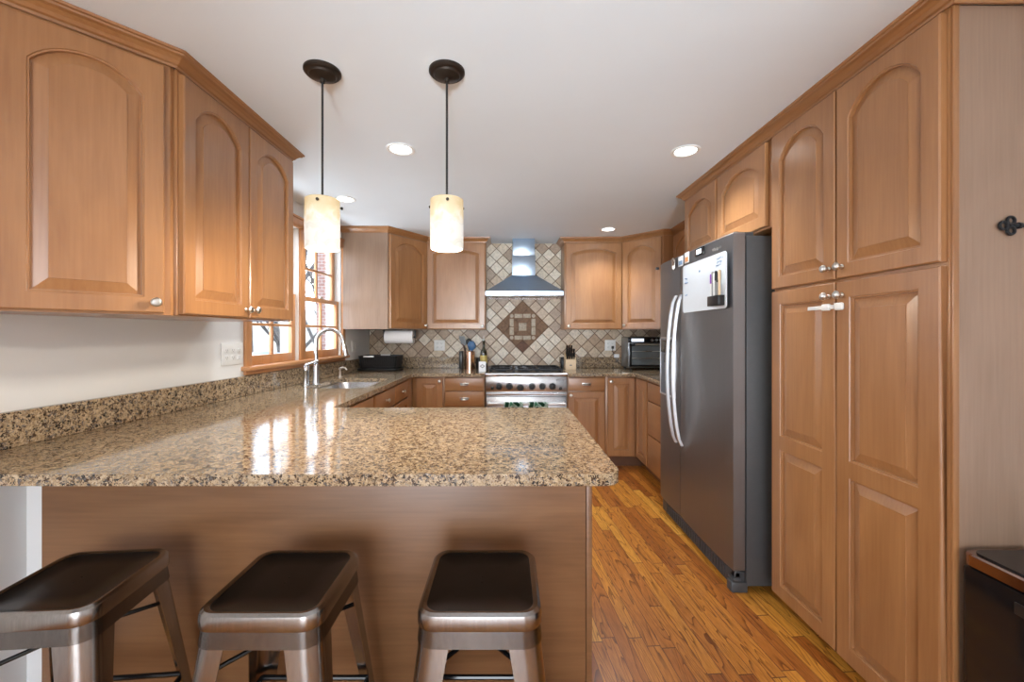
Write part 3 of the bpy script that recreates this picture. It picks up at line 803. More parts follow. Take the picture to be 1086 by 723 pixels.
bm = tube(bmesh.new(), [(-.355, -.062, .624), (.355, -.062, .624)], .0125, 14)
for s in (-1, 1): tube(bm, [(s * .345, -.062, .624), (s * .345, -.018, .632)], .011, 10); 
mk('oven_handle', bm, M['fridge_trim'], dr)
mk('drawer', BX(-hw + .004, hw - .004, -.012, .018, .115, .238, .004), M['steel'], t)
mk('backguard', BX(-hw, hw, .58, .605, .89, .918, .003), M['steel'], t)
mk('burner_tray', BX(-.35, .35, .07, .57, .8965, .899, .001), M['black_gloss'], t)
for gx in (-.232, 0, .232):
    bm = bmesh.new(); w_ = .112; zt = .932
    for s in (-1, 1):
        box(bm, gx + s * w_ - .006 * 1, gx + s * w_ + .006, .075, .565, zt - .014, zt, .002)
        for yy in (.085, .32, .555): box(bm, gx + s * w_ - .006, gx + s * w_ + .006, yy - .008, yy + .008, .899, zt - .01, .002)
    for yy in (.081, .32, .559): box(bm, gx - w_, gx + w_, yy - .006, yy + .006, zt - .014, zt, .002)
    for yc in (.20, .44):
        for k in range(4):
            a = R(45 + 90 * k); tube(bm, [(gx + .035 * math.cos(a), yc + .035 * math.sin(a), zt - .004), (gx + .105 * math.cos(a), yc + .105 * math.sin(a), zt - .007)], .005, 6)
    mk('grate', bm, M['iron'], t)
    for yc in (.20, .44):
        if gx == 0 and yc > .3: continue
        mk('burner', lathe(bmesh.new(), [(0, 0), (.045, 0), (.045, .006), (.034, .010), (.034, .016), (.03, .02), (0, .021)], 18, at=(gx, yc, .899)), M['iron'], t)
# towels over the oven handle
def towel_mat():
    m, tt, b = newmat('green_pattern_cloth'); tc = N(tt, 'ShaderNodeTexCoord'); v = N(tt, 'ShaderNodeTexVoronoi'); v.inputs['Scale'].default_value = 26
    mp = N(tt, 'ShaderNodeMapping'); mp.inputs['Scale'].default_value = (1, .2, 1); L(tt, tc.outputs['Object'], mp.inputs[0]); L(tt, mp.outputs[0], v.inputs['Vector'])
    r = ramp(tt, [(0, (.01, .07, .03)), (.42, (.03, .17, .08)), (.5, (.62, .74, .68)), (.62, (.62, .74, .68)), (.68, (.10, .32, .18))], 'CONSTANT')
    L(tt, v.outputs['Distance'], r.inputs[0]); L(tt, r.outputs[0], b.inputs['Base Color']); b.inputs['Roughness'].default_value = .9; return m
M['towel'] = towel_mat()
for x0, x1, lab in ((535, 554.6, 'green and white patterned dish towel on the left half of the oven handle'), (561, 581, 'green and white patterned dish towel on the right half of the oven handle')):
    xa, xb = (x0 - PX) / FPX * (RY - .06), (x1 - PX) / FPX * (RY - .06)
    o = None
    bm = bmesh.new(); cols = 22; path = []
    for k in range(7): path.append((-.043, .40 + .224 * k / 6))
    for a in range(0, 181, 20): path.append((-.062 + .0165 * math.cos(R(a)), .624 + .0165 * math.sin(R(a))))
    for k in range(9): path.append((-.079 - .004 * k / 8, .624 - .30 * k / 8))
    rings = []
    for i in range(cols + 1):
        u = i / cols; x = xa + (xb - xa) * u
        rings.append([(x, RY + y - (.0045 * (1 + math.sin(u * 19)) if j > 15 else 0) * min(1, (j - 15) / 5 if j > 15 else 0), z) for j, (y, z) in enumerate(path)])
    loft(bm, rings, cap=False, closed=False); bmesh.ops.solidify(bm, geom=bm.faces[:], thickness=.003)
    c0 = Vector(((xa + xb) / 2, RY - .07, .6)); bm.transform(Matrix.Translation(-c0))
    o = mk('dish_towel', bm, M['towel']); o.location = c0
    tag(o, lab, 'towel')

# ------------------------------------------------------------------ hood
t = thing('range_hood', 'stainless steel pyramid chimney hood above the range', 'range hood', (.173, BK, 1.64)); hw = .38
bm = bmesh.new()
def rc(x, y0, y1, z): return [(-x, y0, z), (x, y0, z), (x, y1, z), (-x, y1, z)]
loft(bm, [rc(hw, -.455, 0, .0), rc(hw, -.455, 0, .042), rc(.125, -.255, 0, .222)], cap=False)
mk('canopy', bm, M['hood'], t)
bm = bmesh.new()
loft(bm, [rc(hw, -.4551, 0, -.0005), rc(hw - .012, -.443, -.004, -.0005), rc(hw - .02, -.435, -.01, .022)], cap=False)
f = bm.faces.new([v for v in bm.verts][-4:])
mk('underside', bm, M['steel'], t)
for s in (-1, 1): 
    bm = bmesh.new()
    box(bm, s * .175 - .165, s * .175 + .165, -.42, -.03, .010, .020, .002)
    for k in range(11): box(bm, s * .175 - .155 + k * .031, s * .175 - .145 + k * .031, -.41, -.04, .006, .0105)
    mk('grease_filter', bm, M['steel'], t)
bm = BX(-.118, .118, -.245, 0, .222, .43, .001); box(bm, -.113, .113, -.240, -.001, .43, HC - 1.64 - .001, .001)
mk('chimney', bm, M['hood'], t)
mk('badge', BX(-.30, -.255, -.4570, -.4545, .016, .026, .0005), M['ink'], t)

# ------------------------------------------------------------------ refrigerator
FX, FN, FF, FH = 1.10, 2.03, 2.99, 1.768
t = thing('refrigerator', 'dark stainless side-by-side refrigerator with white curved handles', 'refrigerator', (1.45, (FN + FF) / 2, 0))
def wmk(name, bm, m, par=t, **k): return mk(name, bm, m, par, world=True, **k)
wmk('body', BX(FX + .075, XR - .03, FN + .004, FF - .004, .03, FH - .018, .004), M['fridge_side'])
ZS = 2.648
def fdoor(y0, y1):
    bm = bmesh.new(); n = 8; ring = []
    for z in (.105, .111, FH - .008, FH - .002):
        e = .006 if z in (.105, FH - .002) else 0; pts = []
        pts += [(FX + .066, y1 - e), (FX + .066, y0 + e)]
        for k in range(n + 1):
            u = k / n; y = y0 + .0 + (y1 - y0) * u; cv = .004 * (1 - math.cos(u * 2 * math.pi)) * .5 + (.006 if 0 < k < n else 0)
            pts.append((FX + .008 - cv + e, y + (e if k == 0 else -e if k == n else 0)))
        ring.append([(x, y, z) for x, y in pts])
    loft(bm, ring); return bm
df = wmk('fridge_door', fdoor(FN, ZS - .003), M['fridge']); dz = wmk('freezer_door', fdoor(ZS + .003, FF), M['fridge'])
def handle(y):
    bm = bmesh.new(); rings = []
    for k in range(25):
        u = k / 24; z = .565 + (1.515 - .565) * u; x = FX + .002 - .058 * math.sin(math.pi * min(1, max(0, u))) ** .55
        rings.append([(x - .013, y - .010, z), (x - .015, y, z), (x - .013, y + .010, z), (x + .004, y + .012, z), (x + .004, y - .012, z)])
    loft(bm, rings); return bm
wmk('handle', handle(ZS - .045), M['fridge_trim'], df); wmk('handle', handle(ZS + .045), M['fridge_trim'], dz)
bm = bmesh.new(); box(bm, FX + .02, FX + .073, FN + .01, FF - .01, .012, .098, .006)
for k in range(26): box(bm, FX + .016, FX + .022, FN + .10 + k * .03, FN + .116 + k * .03, .03, .08)
wmk('kick_grille', bm, M['grille'])
bm = bmesh.new(); box(bm, FX + .0, FX + .08, FN - .001, FN + .05, .0, .05, .006); box(bm, FX + .01, FX + .05, FN + .004, FN + .055, .052, .068, .004); box(bm, FX + .02, FX + .05, FN + .01, FN + .04, .068, .104, .004)
wmk('hinge', bm, M['fridge_side'])
bm = BX(FX + .03, FX + .12, FN + .02, FN + .07, FH - .017, FH + .004, .004); lathe(bm, [(0, 0), (.012, 0), (.012, .012), (0, .014)], 12, at=(FX + .045, FN + .045, FH - .004))
wmk('hinge', bm, M['fridge_side'])
wmk('hinge', BX(FX + .03, FX + .12, FF - .07, FF - .02, FH - .017, FH + .004, .004), M['grey_plastic'])
for yy in (FN + .1, FF - .1):
    wmk('foot', lathe(bmesh.new(), [(0, 0), (.02, 0), (.02, .03)], 12, at=(1.72, yy, 0)), M['black']) 
# dispenser
bm = bmesh.new(); y0, y1, z0, z1 = 2.70, 2.955, .845, 1.245; fx_ = FX - .008
for a in ((y0, y1, z0, z0 + .012), (y0, y1, z1 - .012, z1), (y0, y0 + .010, z0, z1), (y1 - .010, y1, z0, z1)): box(bm, fx_ - .002, fx_ + .012, a[0], a[1], a[2], a[3], .002)
wmk('dispenser_frame', bm, M['fridge_trim'], dz)
wmk('dispenser_recess', BX(fx_ + .002, fx_ + .008, y0 + .01, y1 - .01, z0 + .01, z1 - .01), plain('dispenser_grey', (.10, .12, .15), .3), dz)
bm = BX(fx_ - .003, fx_ + .003, y0 + .02, y1 - .02, 1.14, 1.225, .003); box(bm, fx_ - .012, fx_ + .002, 2.80, 2.85, 1.07, 1.13, .005)
wmk('dispenser_controls', bm, M['black_gloss'], dz)
fs = FX - .0085
bm = text_bm('Whirlpool', .022); bm.transform(Matrix.Translation((fs + .0025, 2.165, 1.712)) @ Matrix.Rotation(R(-90), 4, 'Z'))
wmk('logo', bm, M['nickel'], df)
fs = FX - .0075
bm = BX(fs - .003, fs + .004, 2.30, 2.405, 1.712, 1.755, .002); o = wmk('display', bm, M['black_gloss'], df)
wmk('screen', BX(fs - .0036, fs - .0028, 2.325, 2.385, 1.722, 1.747), M['display'], o)
# whiteboard
t = thing('whiteboard', 'magnetic whiteboard with faint blue handwriting on the refrigerator door', 'whiteboard', (fs - .006, 2.30, 1.54))
fb = fs - .0045
prf = rrect(.50, .285, .018, 5, 2.3025, 1.5385)
bm = bmesh.new(); loft(bm, [[(fb + .0015, y, z) for y, z in prf], [(fb - .004, y, z) for y, z in prf]])
wmk('board', bm, M['board'], t)
bm = bmesh.new(); rnd = random.Random(5)
def scrib(bm, ya, yb, z, amp=.006):
    n = 26; tube(bm, [(fb - .0048, ya + (yb - ya) * k / n + rnd.uniform(-.002, .002), z + rnd.uniform(-amp, amp)) for k in range(n + 1)], .0007, 4)
scrib(bm, 2.15, 2.075, 1.655); scrib(bm, 2.14, 2.09, 1.635); scrib(bm, 2.15, 2.10, 1.618); scrib(bm, 2.53, 2.49, 1.60); scrib(bm, 2.53, 2.48, 1.575); scrib(bm, 2.52, 2.49, 1.50); scrib(bm, 2.34, 2.325, 1.62)
wmk('handwriting', bm, M['ink_blue'], t)
t = thing('marker_holder', 'black magnetic cup holding markers on the whiteboard', 'marker holder', (fb - .03, 2.12, 1.41))
bm = bmesh.new(); 
for a in ((fb - .037, fb - .034, 2.063, 2.177), (fb - .008, fb - .005, 2.063, 2.177), (fb - .034, fb - .008, 2.063, 2.066), (fb - .034, fb - .008, 2.174, 2.177)): box(bm, a[0], a[1], a[2], a[3], 1.413, 1.462, .001)
box(bm, fb - .036, fb - .006, 2.064, 2.176, 1.411, 1.415)
wmk('cup', bm, M['black'], t)
mcols = ['purple', 'grey_plastic', 'white_plastic', 'black', 'black', 'beech']
for i, (mc, nm) in enumerate(zip(mcols, ('marker with a purple cap, in the holder on the whiteboard', 'marker with a grey body, second in the holder on the whiteboard', 'white marker in the holder on the whiteboard', 'black marker beside the white one in the holder', 'tall black eraser-topped marker nearest the refrigerator edge', 'tan pencil-like marker in the whiteboard holder'))):
    y = 2.165 - i * .0165; x = fb - .021
    m_ = thing('marker', nm, 'marker', (x, y, 1.416), 0, 'markers in the whiteboard holder')
    hgt = .165 + .01 * (i % 2)
    mk('barrel', lathe(bmesh.new(), [(0, 0), (.0062, 0), (.0062, hgt - .05), (0, hgt - .049)], 10), M['white_plastic' if i in (0, 2) else 'grey_plastic' if i < 5 else 'beech'], m_)
    mk('cap', lathe(bmesh.new(), [(0, 0), (.0072, 0), (.0072, .045), (.005, .05), (0, .05)], 10, at=(0, 0, hgt - .052)), M[mc], m_)
    m_.rotation_euler = (0, 0, 0)
# magnets
def magnet(name, label, y0, y1, z0, z1, m, inset=None):
    o = thing(name, label, 'magnet', (fs - .003, (y0 + y1) / 2, (z0 + z1) / 2))
    wmk('card', BX(fs - .0065, fs - .0045, y0, y1, z0, z1, .0006), m, o)
    if inset: wmk('print', BX(fs - .0072, fs - .0062, y0 + .008, y1 - .008, z0 + .008, z0 + (z1 - z0) * .55), inset, o)
magnet('fridge_magnet', 'small white magnet with orange print above the whiteboard', 2.475, 2.535, 1.695, 1.76, M['label'], M['orange'])
magnet('fridge_magnet', 'narrow grey and white magnet beside the door gap, left of the orange one', 2.56, 2.63, 1.69, 1.752, M['label'], M['ink_blue'])
o = thing('fridge_clip', 'silver clip magnet at the top of the freezer door by the gap', 'magnet', (fs - .006, 2.70, 1.70))
bm = tube(bmesh.new(), [(fs - .012, 2.72, 1.745), (fs - .014, 2.69, 1.755), (fs - .014, 2.675, 1.735), (fs - .014, 2.70, 1.71), (fs - .012, 2.685, 1.68)], .0055, 8)
box(bm, fs - .011, fs - .0055, 2.68, 2.72, 1.69, 1.75, .002)
wmk('clip', bm, M['nickel'], o)
o = tag(mk('magnetic_hook', BX(-.022, .0, -.008, .008, -.009, .009, .003), M['black']), 'small black hook sticking out of the far upper edge of the freezer door', 'hook')
o.location = (fs - .002, 2.975, 1.735)

# ------------------------------------------------------------------ stools
def stool(label, x, y, rot):
    t = thing('bar_stool', label, 'stool', (x, y, 0), rot, 'metal bar stools at the peninsula')
    sw = .302; top = .612
    def rg(w_, z, r_=.045): return [(a, b, z) for a, b in rrect(w_, w_, r_, 8)]
    bm = bmesh.new()
    loft(bm, [rg(sw - .012, top - .043), rg(sw - .002, top - .040), rg(sw, top - .036), rg(sw, top - .016), rg(sw - .005, top - .006, .044), rg(sw - .018, top, .04), rg(sw - .030, top - .0005, .036), rg(sw - .040, top - .003, .034)], cap=False)
    mk('seat_rim', bm, M['gun'], t)
    bm = bmesh.new()
    vv = loft(bm, [rg(sw - .0395, top - .003, .034), rg(sw - .046, top - .005, .031), rg(sw - .16, top - .0065, .02)], cap=False); bm.faces.new(vv[-1])
    lathe(bm, [(0, 0), (.0025, 0), (.0025, .0015), (0, .002)], 8, at=(0, .012, top - .0065)); lathe(bm, [(0, 0), (.0025, 0), (.0025, .0015), (0, .002)], 8, at=(0, -.012, top - .0065))
    mk('seat', bm, M['seat'], t, label='dark seat plate with a shallow dish')
    bm = bmesh.new(); loft(bm, [rg(sw - .008, top - .038, .046), rg(sw + .0015, top - .080, .047)], cap=False); bmesh.ops.solidify(bm, geom=bm.faces[:], thickness=.002)
    mk('apron', bm, M['gun'], t)
    for k in range(4):
        # each leg: bent sheet with rounded corner, tapering and splayed
        rot4 = Matrix.Rotation(R(90 * k), 4, 'Z'); rings = []
        for i in range(13):
            u = i / 12; z = (top - .045) * (1 - u)
            half = (sw - .012) / 2 + .062 * u; fl = .080 - .038 * u; rad = .046 - .018 * u
            sec = []
            sec.append((half - fl - .0, half)); sec.append((half - rad, half))
            for q in range(1, 8):
                a = R(90 - 90 * q / 8); sec.append((half - rad + rad * math.cos(a), half - rad + rad * math.sin(a)))
            sec.append((half, half - rad)); sec.append((half, half - fl))
            rings.append([rot4 @ Vector((a, b, z)) for a, b in sec])
        bm = bmesh.new(); loft(bm, rings, cap=False, closed=False); bmesh.ops.recalc_face_normals(bm, faces=bm.faces); bmesh.ops.solidify(bm, geom=bm.faces[:], thickness=.0025)
        lg = mk('leg', bm, M['gun'], t)
        fc = rot4 @ Vector(((sw - .012) / 2 + .062 - .02, (sw - .012) / 2 + .062 - .02, 0))
        mk('foot_cap', BX(fc.x - .021, fc.x + .021, fc.y - .021, fc.y + .021, 0, .014, .004), M['black'], lg)
    h = .208; q = .163
    for k in range(4):
        r4 = Matrix.Rotation(R(90 * k), 4, 'Z'); bm = tube(bmesh.new(), [r4 @ Vector((-q, q, h)), r4 @ Vector((q, q, h))], .0075, 8)
        mk('footrest', bm, M['black_gloss'], t)
    for s in (-1, 1):
        q2 = .134; mk('cross_brace', tube(bmesh.new(), [(-q2, -s * q2, .455), (-.03, -s * .03, .462 + .006 * s), (.03, s * .03, .462 + .006 * s), (q2, s * q2, .455)], .006, 8), M['black_gloss'], t)
    return t
stool('gunmetal bar stool with black seat nearest the left wall, cut by the frame', -1.158, 1.12, R(5))
stool('gunmetal bar stool with dark seat, middle of the three at the peninsula', -.592, 1.118, R(0))
stool('gunmetal bar stool with dark brown seat, rightmost, closest to the floor walkway', -.066, 1.12, R(0))

# ------------------------------------------------------------------ pendants and recessed lights
def pendant(x, y, label):
    t = thing('pendant_lamp', label, 'lamp', (x, y, HC), 0, 'pendant lamps over the peninsula')
    mk('canopy', lathe(bmesh.new(), [(.066, -.001), (.066, -.008), (.060, -.014), (.050, -.016), (.046, -.022), (.030, -.028), (.010, -.032), (.009, -.045), (0, -.046)], 36), M['bronze'], t)
    mk('cord', tube(bmesh.new(), [(0, 0, -.04), (0, 0, -.475)], .0042, 8), M['black'], t)
    zt = 1.768 - HC
    bm = bmesh.new(); r = .0605
    rings = []
    for rr, z in ((r - .005, .0), (r, .002), (r + .001, .09), (r, .182), (r - .006, .186), (r - .020, .187), (r - .022, .184), (r - .007, .182), (r - .006, .09), (r - .005, .0)):
        rings.append([(rr * math.cos(2 * math.pi * k / 40), rr * math.sin(2 * math.pi * k / 40), z) for k in range(40)])
    loft(bm, rings, cap=False)
    mk('shade', bm, M['shade'], t, loc=(0, 0, zt - .187))
    mk('socket', lathe(bmesh.new(), [(0, 0), (.03, 0), (.03, .006), (.016, .01), (.016, .06), (0, .06)], 18, at=(0, 0, zt - .06)), M['bronze'], t)
    for k in range(3):
        a = R(-80 + 120 * k); d = Vector((math.cos(a), math.sin(a), 0)); p = Vector((0, 0, zt - .022))
        mk('screw', tube(bmesh.new(), [p + d * .03, p + d * .068, p + d * .0685, p + d * .074], [.003, .003, .006, .005], 10), M['bronze'], t)
    mk('bulb', lathe(bmesh.new(), [(0, 0), (.018, .008), (.026, .03), (.02, .055), (.012, .07), (0, .07)], 18, at=(0, 0, zt - .13)), M['bulb'], t)
    l = bpy.data.lights.new('pendant_light', 'POINT'); l.energy = PEND_W; l.color = (1, .9, .75); l.shadow_soft_size = .03
    o = bpy.data.objects.new('pendant_light', l); COL.objects.link(o); o.location = (x, y, 1.60 - .035)
pendant(-.683, 1.537, 'pendant lamp with alabaster glass cylinder, on the left in front of the window')
pendant(-.222, 1.537, 'pendant lamp with alabaster glass cylinder, on the right, over the middle of the peninsula')
for x, y, lab in ((-.56, 2.19, 'round recessed ceiling light between the two pendant lamps'), (-1.171, 3.004, 'round recessed ceiling light over the sink, behind the left pendant'),
                  (.953, 2.2125, 'round recessed ceiling light in front of the refrigerator cabinet'), (.947, 3.874, 'small round recessed ceiling light near the back right corner')):
    t = thing('recessed_light', lab, 'ceiling light', (x, y, HC), 0, 'recessed ceiling lights')
    mk('trim_ring', lathe(bmesh.new(), [(.075, -.0005), (.075, -.004), (.068, -.007), (.058, -.005), (.054, -.001)], 36), M['white_plastic'], t)
    mk('lens', lathe(bmesh.new(), [(0, -.002), (.055, -.002), (.054, -.0008), (0, -.0008)], 30), M['bulb'], t)
    l = bpy.data.lights.new('ceiling_light', 'SPOT'); l.energy = SPOT_W; l.spot_size = R(125); l.spot_blend = .8; l.color = (.93, .97, 1); l.shadow_soft_size = .05
    o = bpy.data.objects.new('ceiling_light', l); COL.objects.link(o); o.location = (x, y, HC - .02)

# ------------------------------------------------------------------ counter things
# dish rack
t = thing('dish_rack', 'black dish rack with white handles on the counter in the left back corner', 'dish rack', (-1.26, 4.17, CT))
def rrz(w_, d_, z, r_=.03): return [(x, y, z) for x, y in rrect(w_, d_, r_, 5)]
bm = bmesh.new(); loft(bm, [rrz(.37, .28, .002), rrz(.40, .31, .02), rrz(.40, .31, .026), rrz(.385, .295, .024), rrz(.36, .27, .008)], cap=True)
mk('drip_tray', bm, M['black'], t)
bm = bmesh.new()
loft(bm, [rrz(.345, .255, .03), rrz(.375, .285, .142), rrz(.382, .292, .15), rrz(.370, .280, .15), rrz(.335, .245, .032)], cap=True)
for k in range(-8, 9):
    tube(bm, [(k * .02, -.132, .03), (k * .0215, -.148, .142)], .0018, 6)
for k in range(-5, 6):
    for s in (-1, 1): tube(bm, [(s * .176, k * .022, .03), (s * .191, k * .024, .142)], .0018, 6)
mk('basket', bm, M['black'], t)
mk('handle', BX(-.13, -.03, -.158, -.138, .138, .152, .004), M['white_plastic'], t)
mk('handle', BX(-.05, .05, .136, .158, .14, .156, .004), M['white_plastic'], t)
# paper towel
t = thing('paper_towel_holder', 'paper towel roll hung under the corner wall cabinet, left of the range', 'paper towel', (-1.07, 4.14, UB), 0)
mk('roll', lathe(bmesh.new(), [(.02, -.14), (.062, -.14), (.064, -.137), (.064, .137), (.062, .14), (.02, .14), (.02, -.14)], 32, axis='X', at=(0, 0, -.075)), M['paper'], t)
bm = tube(bmesh.new(), [(-.158, 0, -.075), (.158, 0, -.075)], .006, 8)
for s in (-1, 1): box(bm, s * .155 - .005, s * .155 + .005, -.014, .014, -.09, -.001, .003)
box(bm, -.16, .16, -.014, .014, -.006, -.001, .001)
mk('bracket', bm, M['black'], t)
# utensil crock
t = thing('utensil_crock', 'polished copper utensil crock left of the range', 'crock', (-.385, 4.30, CT))
mk('crock', lathe(bmesh.new(), [(0, 0), (.052, 0), (.054, .003), (.054, .178), (.056, .181), (.055, .185), (.050, .183), (.050, .01), (0, .01)], 32), M['copper'], t)
def utensil(name, label, base, tip, mat_h, head, mat_head):
    b, p = Vector(base), Vector(tip); o = thing(name, label, 'utensil', b, 0, 'utensils in the copper crock')
    mk('handle', tube(bmesh.new(), [(0, 0, 0), (p - b) * .5, (p - b)], [.004, .0055, .005], 8), mat_h, o)
    if head: mk('head', head(p - b), mat_head, o)
def disc(cx, r, tl=1.15):
    def f(v):
        bm = bmesh.new(); rings = []
        for d, y in ((.0, -.004), (.75, -.002), (1, .004), (1.02, .008), (.9, .008), (.1, .004)):
            rings.append([(v.x + r * max(d, .02) * math.cos(a), v.y + y, v.z + r * tl * .9 + r * tl * max(d, .02) * math.sin(a)) for a in [2 * math.pi * k / 20 for k in range(20)]])
        loft(bm, rings); return bm
    return f
def slat(w_, h_, lean):
    def f(v):
        bm = bmesh.new(); rings = []
        for u in (0, .15, .5, .9, 1):
            ww = w_ * (.35 if u == 0 else .85 if u in (.15, 1) else 1); cx = v.x + lean * u; z = v.z + h_ * u
            rings.append([(cx - ww, v.y - .002, z), (cx + ww, v.y - .002, z), (cx + ww, v.y + .003, z), (cx - ww, v.y + .003, z)])
        loft(bm, rings); return bm
    return f
cxx, cyy = -.385, 4.30; zb = CT + .015
utensil('spatula', 'black slotted turner leaning left in the copper crock', (cxx - .005, cyy, zb), (cxx - .055, cyy - .01, CT + .245), M['black'], slat(.03, .10, -.028), M['black'])
utensil('ladle', 'round blue spoon in the copper crock', (cxx, cyy - .01, zb), (cxx + .022, cyy - .03, CT + .20), M['blue_plastic'], disc(0, .042), M['blue_plastic'])
utensil('serving_spoon', 'black serving spoon behind the blue spoon in the copper crock', (cxx + .01, cyy + .01, zb), (cxx - .012, cyy + .02, CT + .25), M['black'], disc(0, .03, 1.2), M['black'])
utensil('wooden_spoon', 'thin brown handled utensil sticking out left of the copper crock', (cxx + .01, cyy - .02, zb), (cxx - .072, cyy - .02, CT + .265), plain('dark_brown_handle', (.10, .04, .02), .5), None, None)
utensil('wooden_spoon', 'pale wooden handled utensil next to the blue spoon in the crock', (cxx - .01, cyy - .03, zb), (cxx - .02, cyy - .035, CT + .235), M['beech'], None, None)
o = tag(mk('utensil_box', BX(-.018, .018, -.06, .06, 0, .185, .005), M['black']), 'narrow black upright box beside the copper crock, on its left', 'box'); o.location = (-.475, 4.33, CT)
o = tag(mk('dark_canister', lathe(bmesh.new(), [(0, 0), (.035, 0), (.036, .004), (.036, .10), (.03, .112), (0, .114)], 24), M['black']), 'dark round canister between the copper crock and the bottle', 'canister'); o.location = (-.292, 4.40, CT)
# bottle
t = thing('oil_bottle', 'dark glass bottle with gold label left of the range', 'bottle', (-.238, 4.27, CT))
mk('glass_body', lathe(bmesh.new(), [(0, 0), (.034, 0), (.036, .004), (.036, .165), (.033, .185), (.018, .21), (.0135, .225), (.0125, .285), (.014, .288), (.014, .296), (0, .297)], 28), M['bottle'], t)
mk('label', lathe(bmesh.new(), [(.0364, .07), (.0366, .07), (.0366, .145), (.0364, .145)], 28), M['label_gold'], t)
mk('cap', lathe(bmesh.new(), [(0, 0), (.013, 0), (.011, .02), (.004, .03), (.004, .045), (0, .045)], 16, at=(0, 0, .296)), M['nickel'], t)
t = thing('spice_tin', 'small white tin with a grey diamond emblem in front of the dark bottle', 'tin', (-.232, 4.03, CT))
t.location = (-.236, 4.02, CT); MATX[t.name] = Matrix.Translation(t.location)
mk('tin', BX(-.034, .034, -.02, .02, 0, .098, .004), M['label'], t)
bm = bmesh.new(); loft(bm, [[(.0, -.0202, .036), (.026, -.0202, .055), (0, -.0202, .074), (-.026, -.0202, .055)], [(.0, -.0212, .036), (.026, -.0212, .055), (0, -.0212, .074), (-.026, -.0212, .055)]])
mk('emblem', bm, M['grey_plastic'], t)
bm = bmesh.new(); loft(bm, [[(.0, -.0213, .046), (.014, -.0213, .055), (0, -.0213, .064), (-.014, -.0213, .055)], [(.0, -.0217, .046), (.014, -.0217, .055), (0, -.0217, .064), (-.014, -.0217, .055)]]); mk('emblem_centre', bm, M['label'], t)
# knife block
t = thing('knife_block', 'beech knife block with black-handled knives right of the range', 'knife block', (.655, 4.30, CT))
bm = bmesh.new(); pr = [(-.055, 0), (.085, 0), (.085, .09), (.035, .165), (-.055, .10)]
loft(bm, [[(-.055, y, z) for y, z in pr], [(.055, y, z) for y, z in pr]]); bmesh.ops.bevel(bm, geom=bm.edges[:], offset=.004, segments=2, affect='EDGES')
mk('block', bm, M['beech'], t)
mk('emblem', BX(-.012, .012, -.0556, -.0548, .04, .05), M['ink'], t)
n_ = 0
for r_, (y, z) in enumerate(((-.035, .113), (-.005, .135), (.022, .153))):
    for xk in (-.034, -.011, .012, .035):
        if r_ == 2 and xk > .03: continue
        n_ += 1
        lb = {(0, -.034): 'black steak knife in the block, front row, far left', (0, .035): 'black steak knife in the block, front row, far right'}
        rowname = ('front', 'middle', 'back')[r_]; colname = {-.034: 'first', -.011: 'second', .012: 'third', .035: 'fourth'}[xk]
        k = thing('knife', 'black-handled knife in the block right of the range, %s row, %s from the left' % (rowname, colname), 'knife', (.655 + xk, 4.30 + y, CT + z - .012), 0, 'knives in the block')
        l_ = .075 + .02 * r_
        dv = Vector((0, -.42, .91)).normalized()
        mk('handle', tube(bmesh.new(), [dv * .0, dv * .02, dv * (l_ * .6), dv * l_], [.0065, .009, .0075, .0095], 8), M['black'], k)
        mk('bolster', tube(bmesh.new(), [dv * -.006, dv * .004], .0068, 8), M['nickel'], k)
o = tag(mk('dark_canister', lathe(bmesh.new(), [(0, 0), (.024, 0), (.025, .003), (.025, .11), (.02, .118), (0, .12)], 20), M['black']), 'slim dark canister between the range and the knife block', 'canister'); o.location = (.598, 4.43, CT)
# toaster oven
t = thing('toaster_oven', 'silver and black toaster oven on the counter in the right back corner', 'toaster oven', (1.44, 4.18, CT))
w_ = .215
bm = BX(-w_, w_, .01, .265, .02, .335, .012, 3); mk('shell', bm, metal('toaster_steel', (.30, .32, .34), .3), t)
mk('top_band', BX(-w_, w_, -.004, .012, .275, .33, .006), M['black_gloss'], t)
bm = bmesh.new()
for a in ((-.205, .205, .245, .268), (-.205, .205, .035, .055), (-.205, -.185, .035, .268), (.185, .205, .035, .268)): box(bm, a[0], a[1], -.012, .01, a[2], a[3], .003)
dd = mk('door', bm, M['black_gloss'], t)
mk('glass', BX(-.186, .186, -.004, .002, .05, .25), plain('oven_glass', (.28, .32, .34), .08, metal=.6), dd)
bm = bmesh.new()
for z in (.12, .19): tube(bm, [(-.18, -.006, z), (.18, -.006, z)], .003, 6)
mk('rack', bm, M['nickel'], dd)
bm = tube(bmesh.new(), [(-.16, -.04, .262), (.16, -.04, .262)], .008, 10)
for s in (-1, 1): tube(bm, [(s * .15, -.04, .262), (s * .15, -.01, .258)], .006, 8)
mk('handle', bm, M['fridge_trim'], dd)
for k in range(4): mk('knob', lathe(bmesh.new(), [(0, 0), (.014, 0), (.012, .014), (0, .015)], 14, axis='-Y', at=(.02 + .045 * k, -.004, .303)), M['fridge_trim'], t)
mk('display', BX(-.185, -.06, -.0055, -.0035, .288, .318), M['display'], t)
for sx in (-1, 1):
    for yy in (.03, .24): mk('foot', lathe(bmesh.new(), [(0, 0), (.012, 0), (.014, .022)], 10, at=(sx * .18, yy, 0)), M['black'], t)

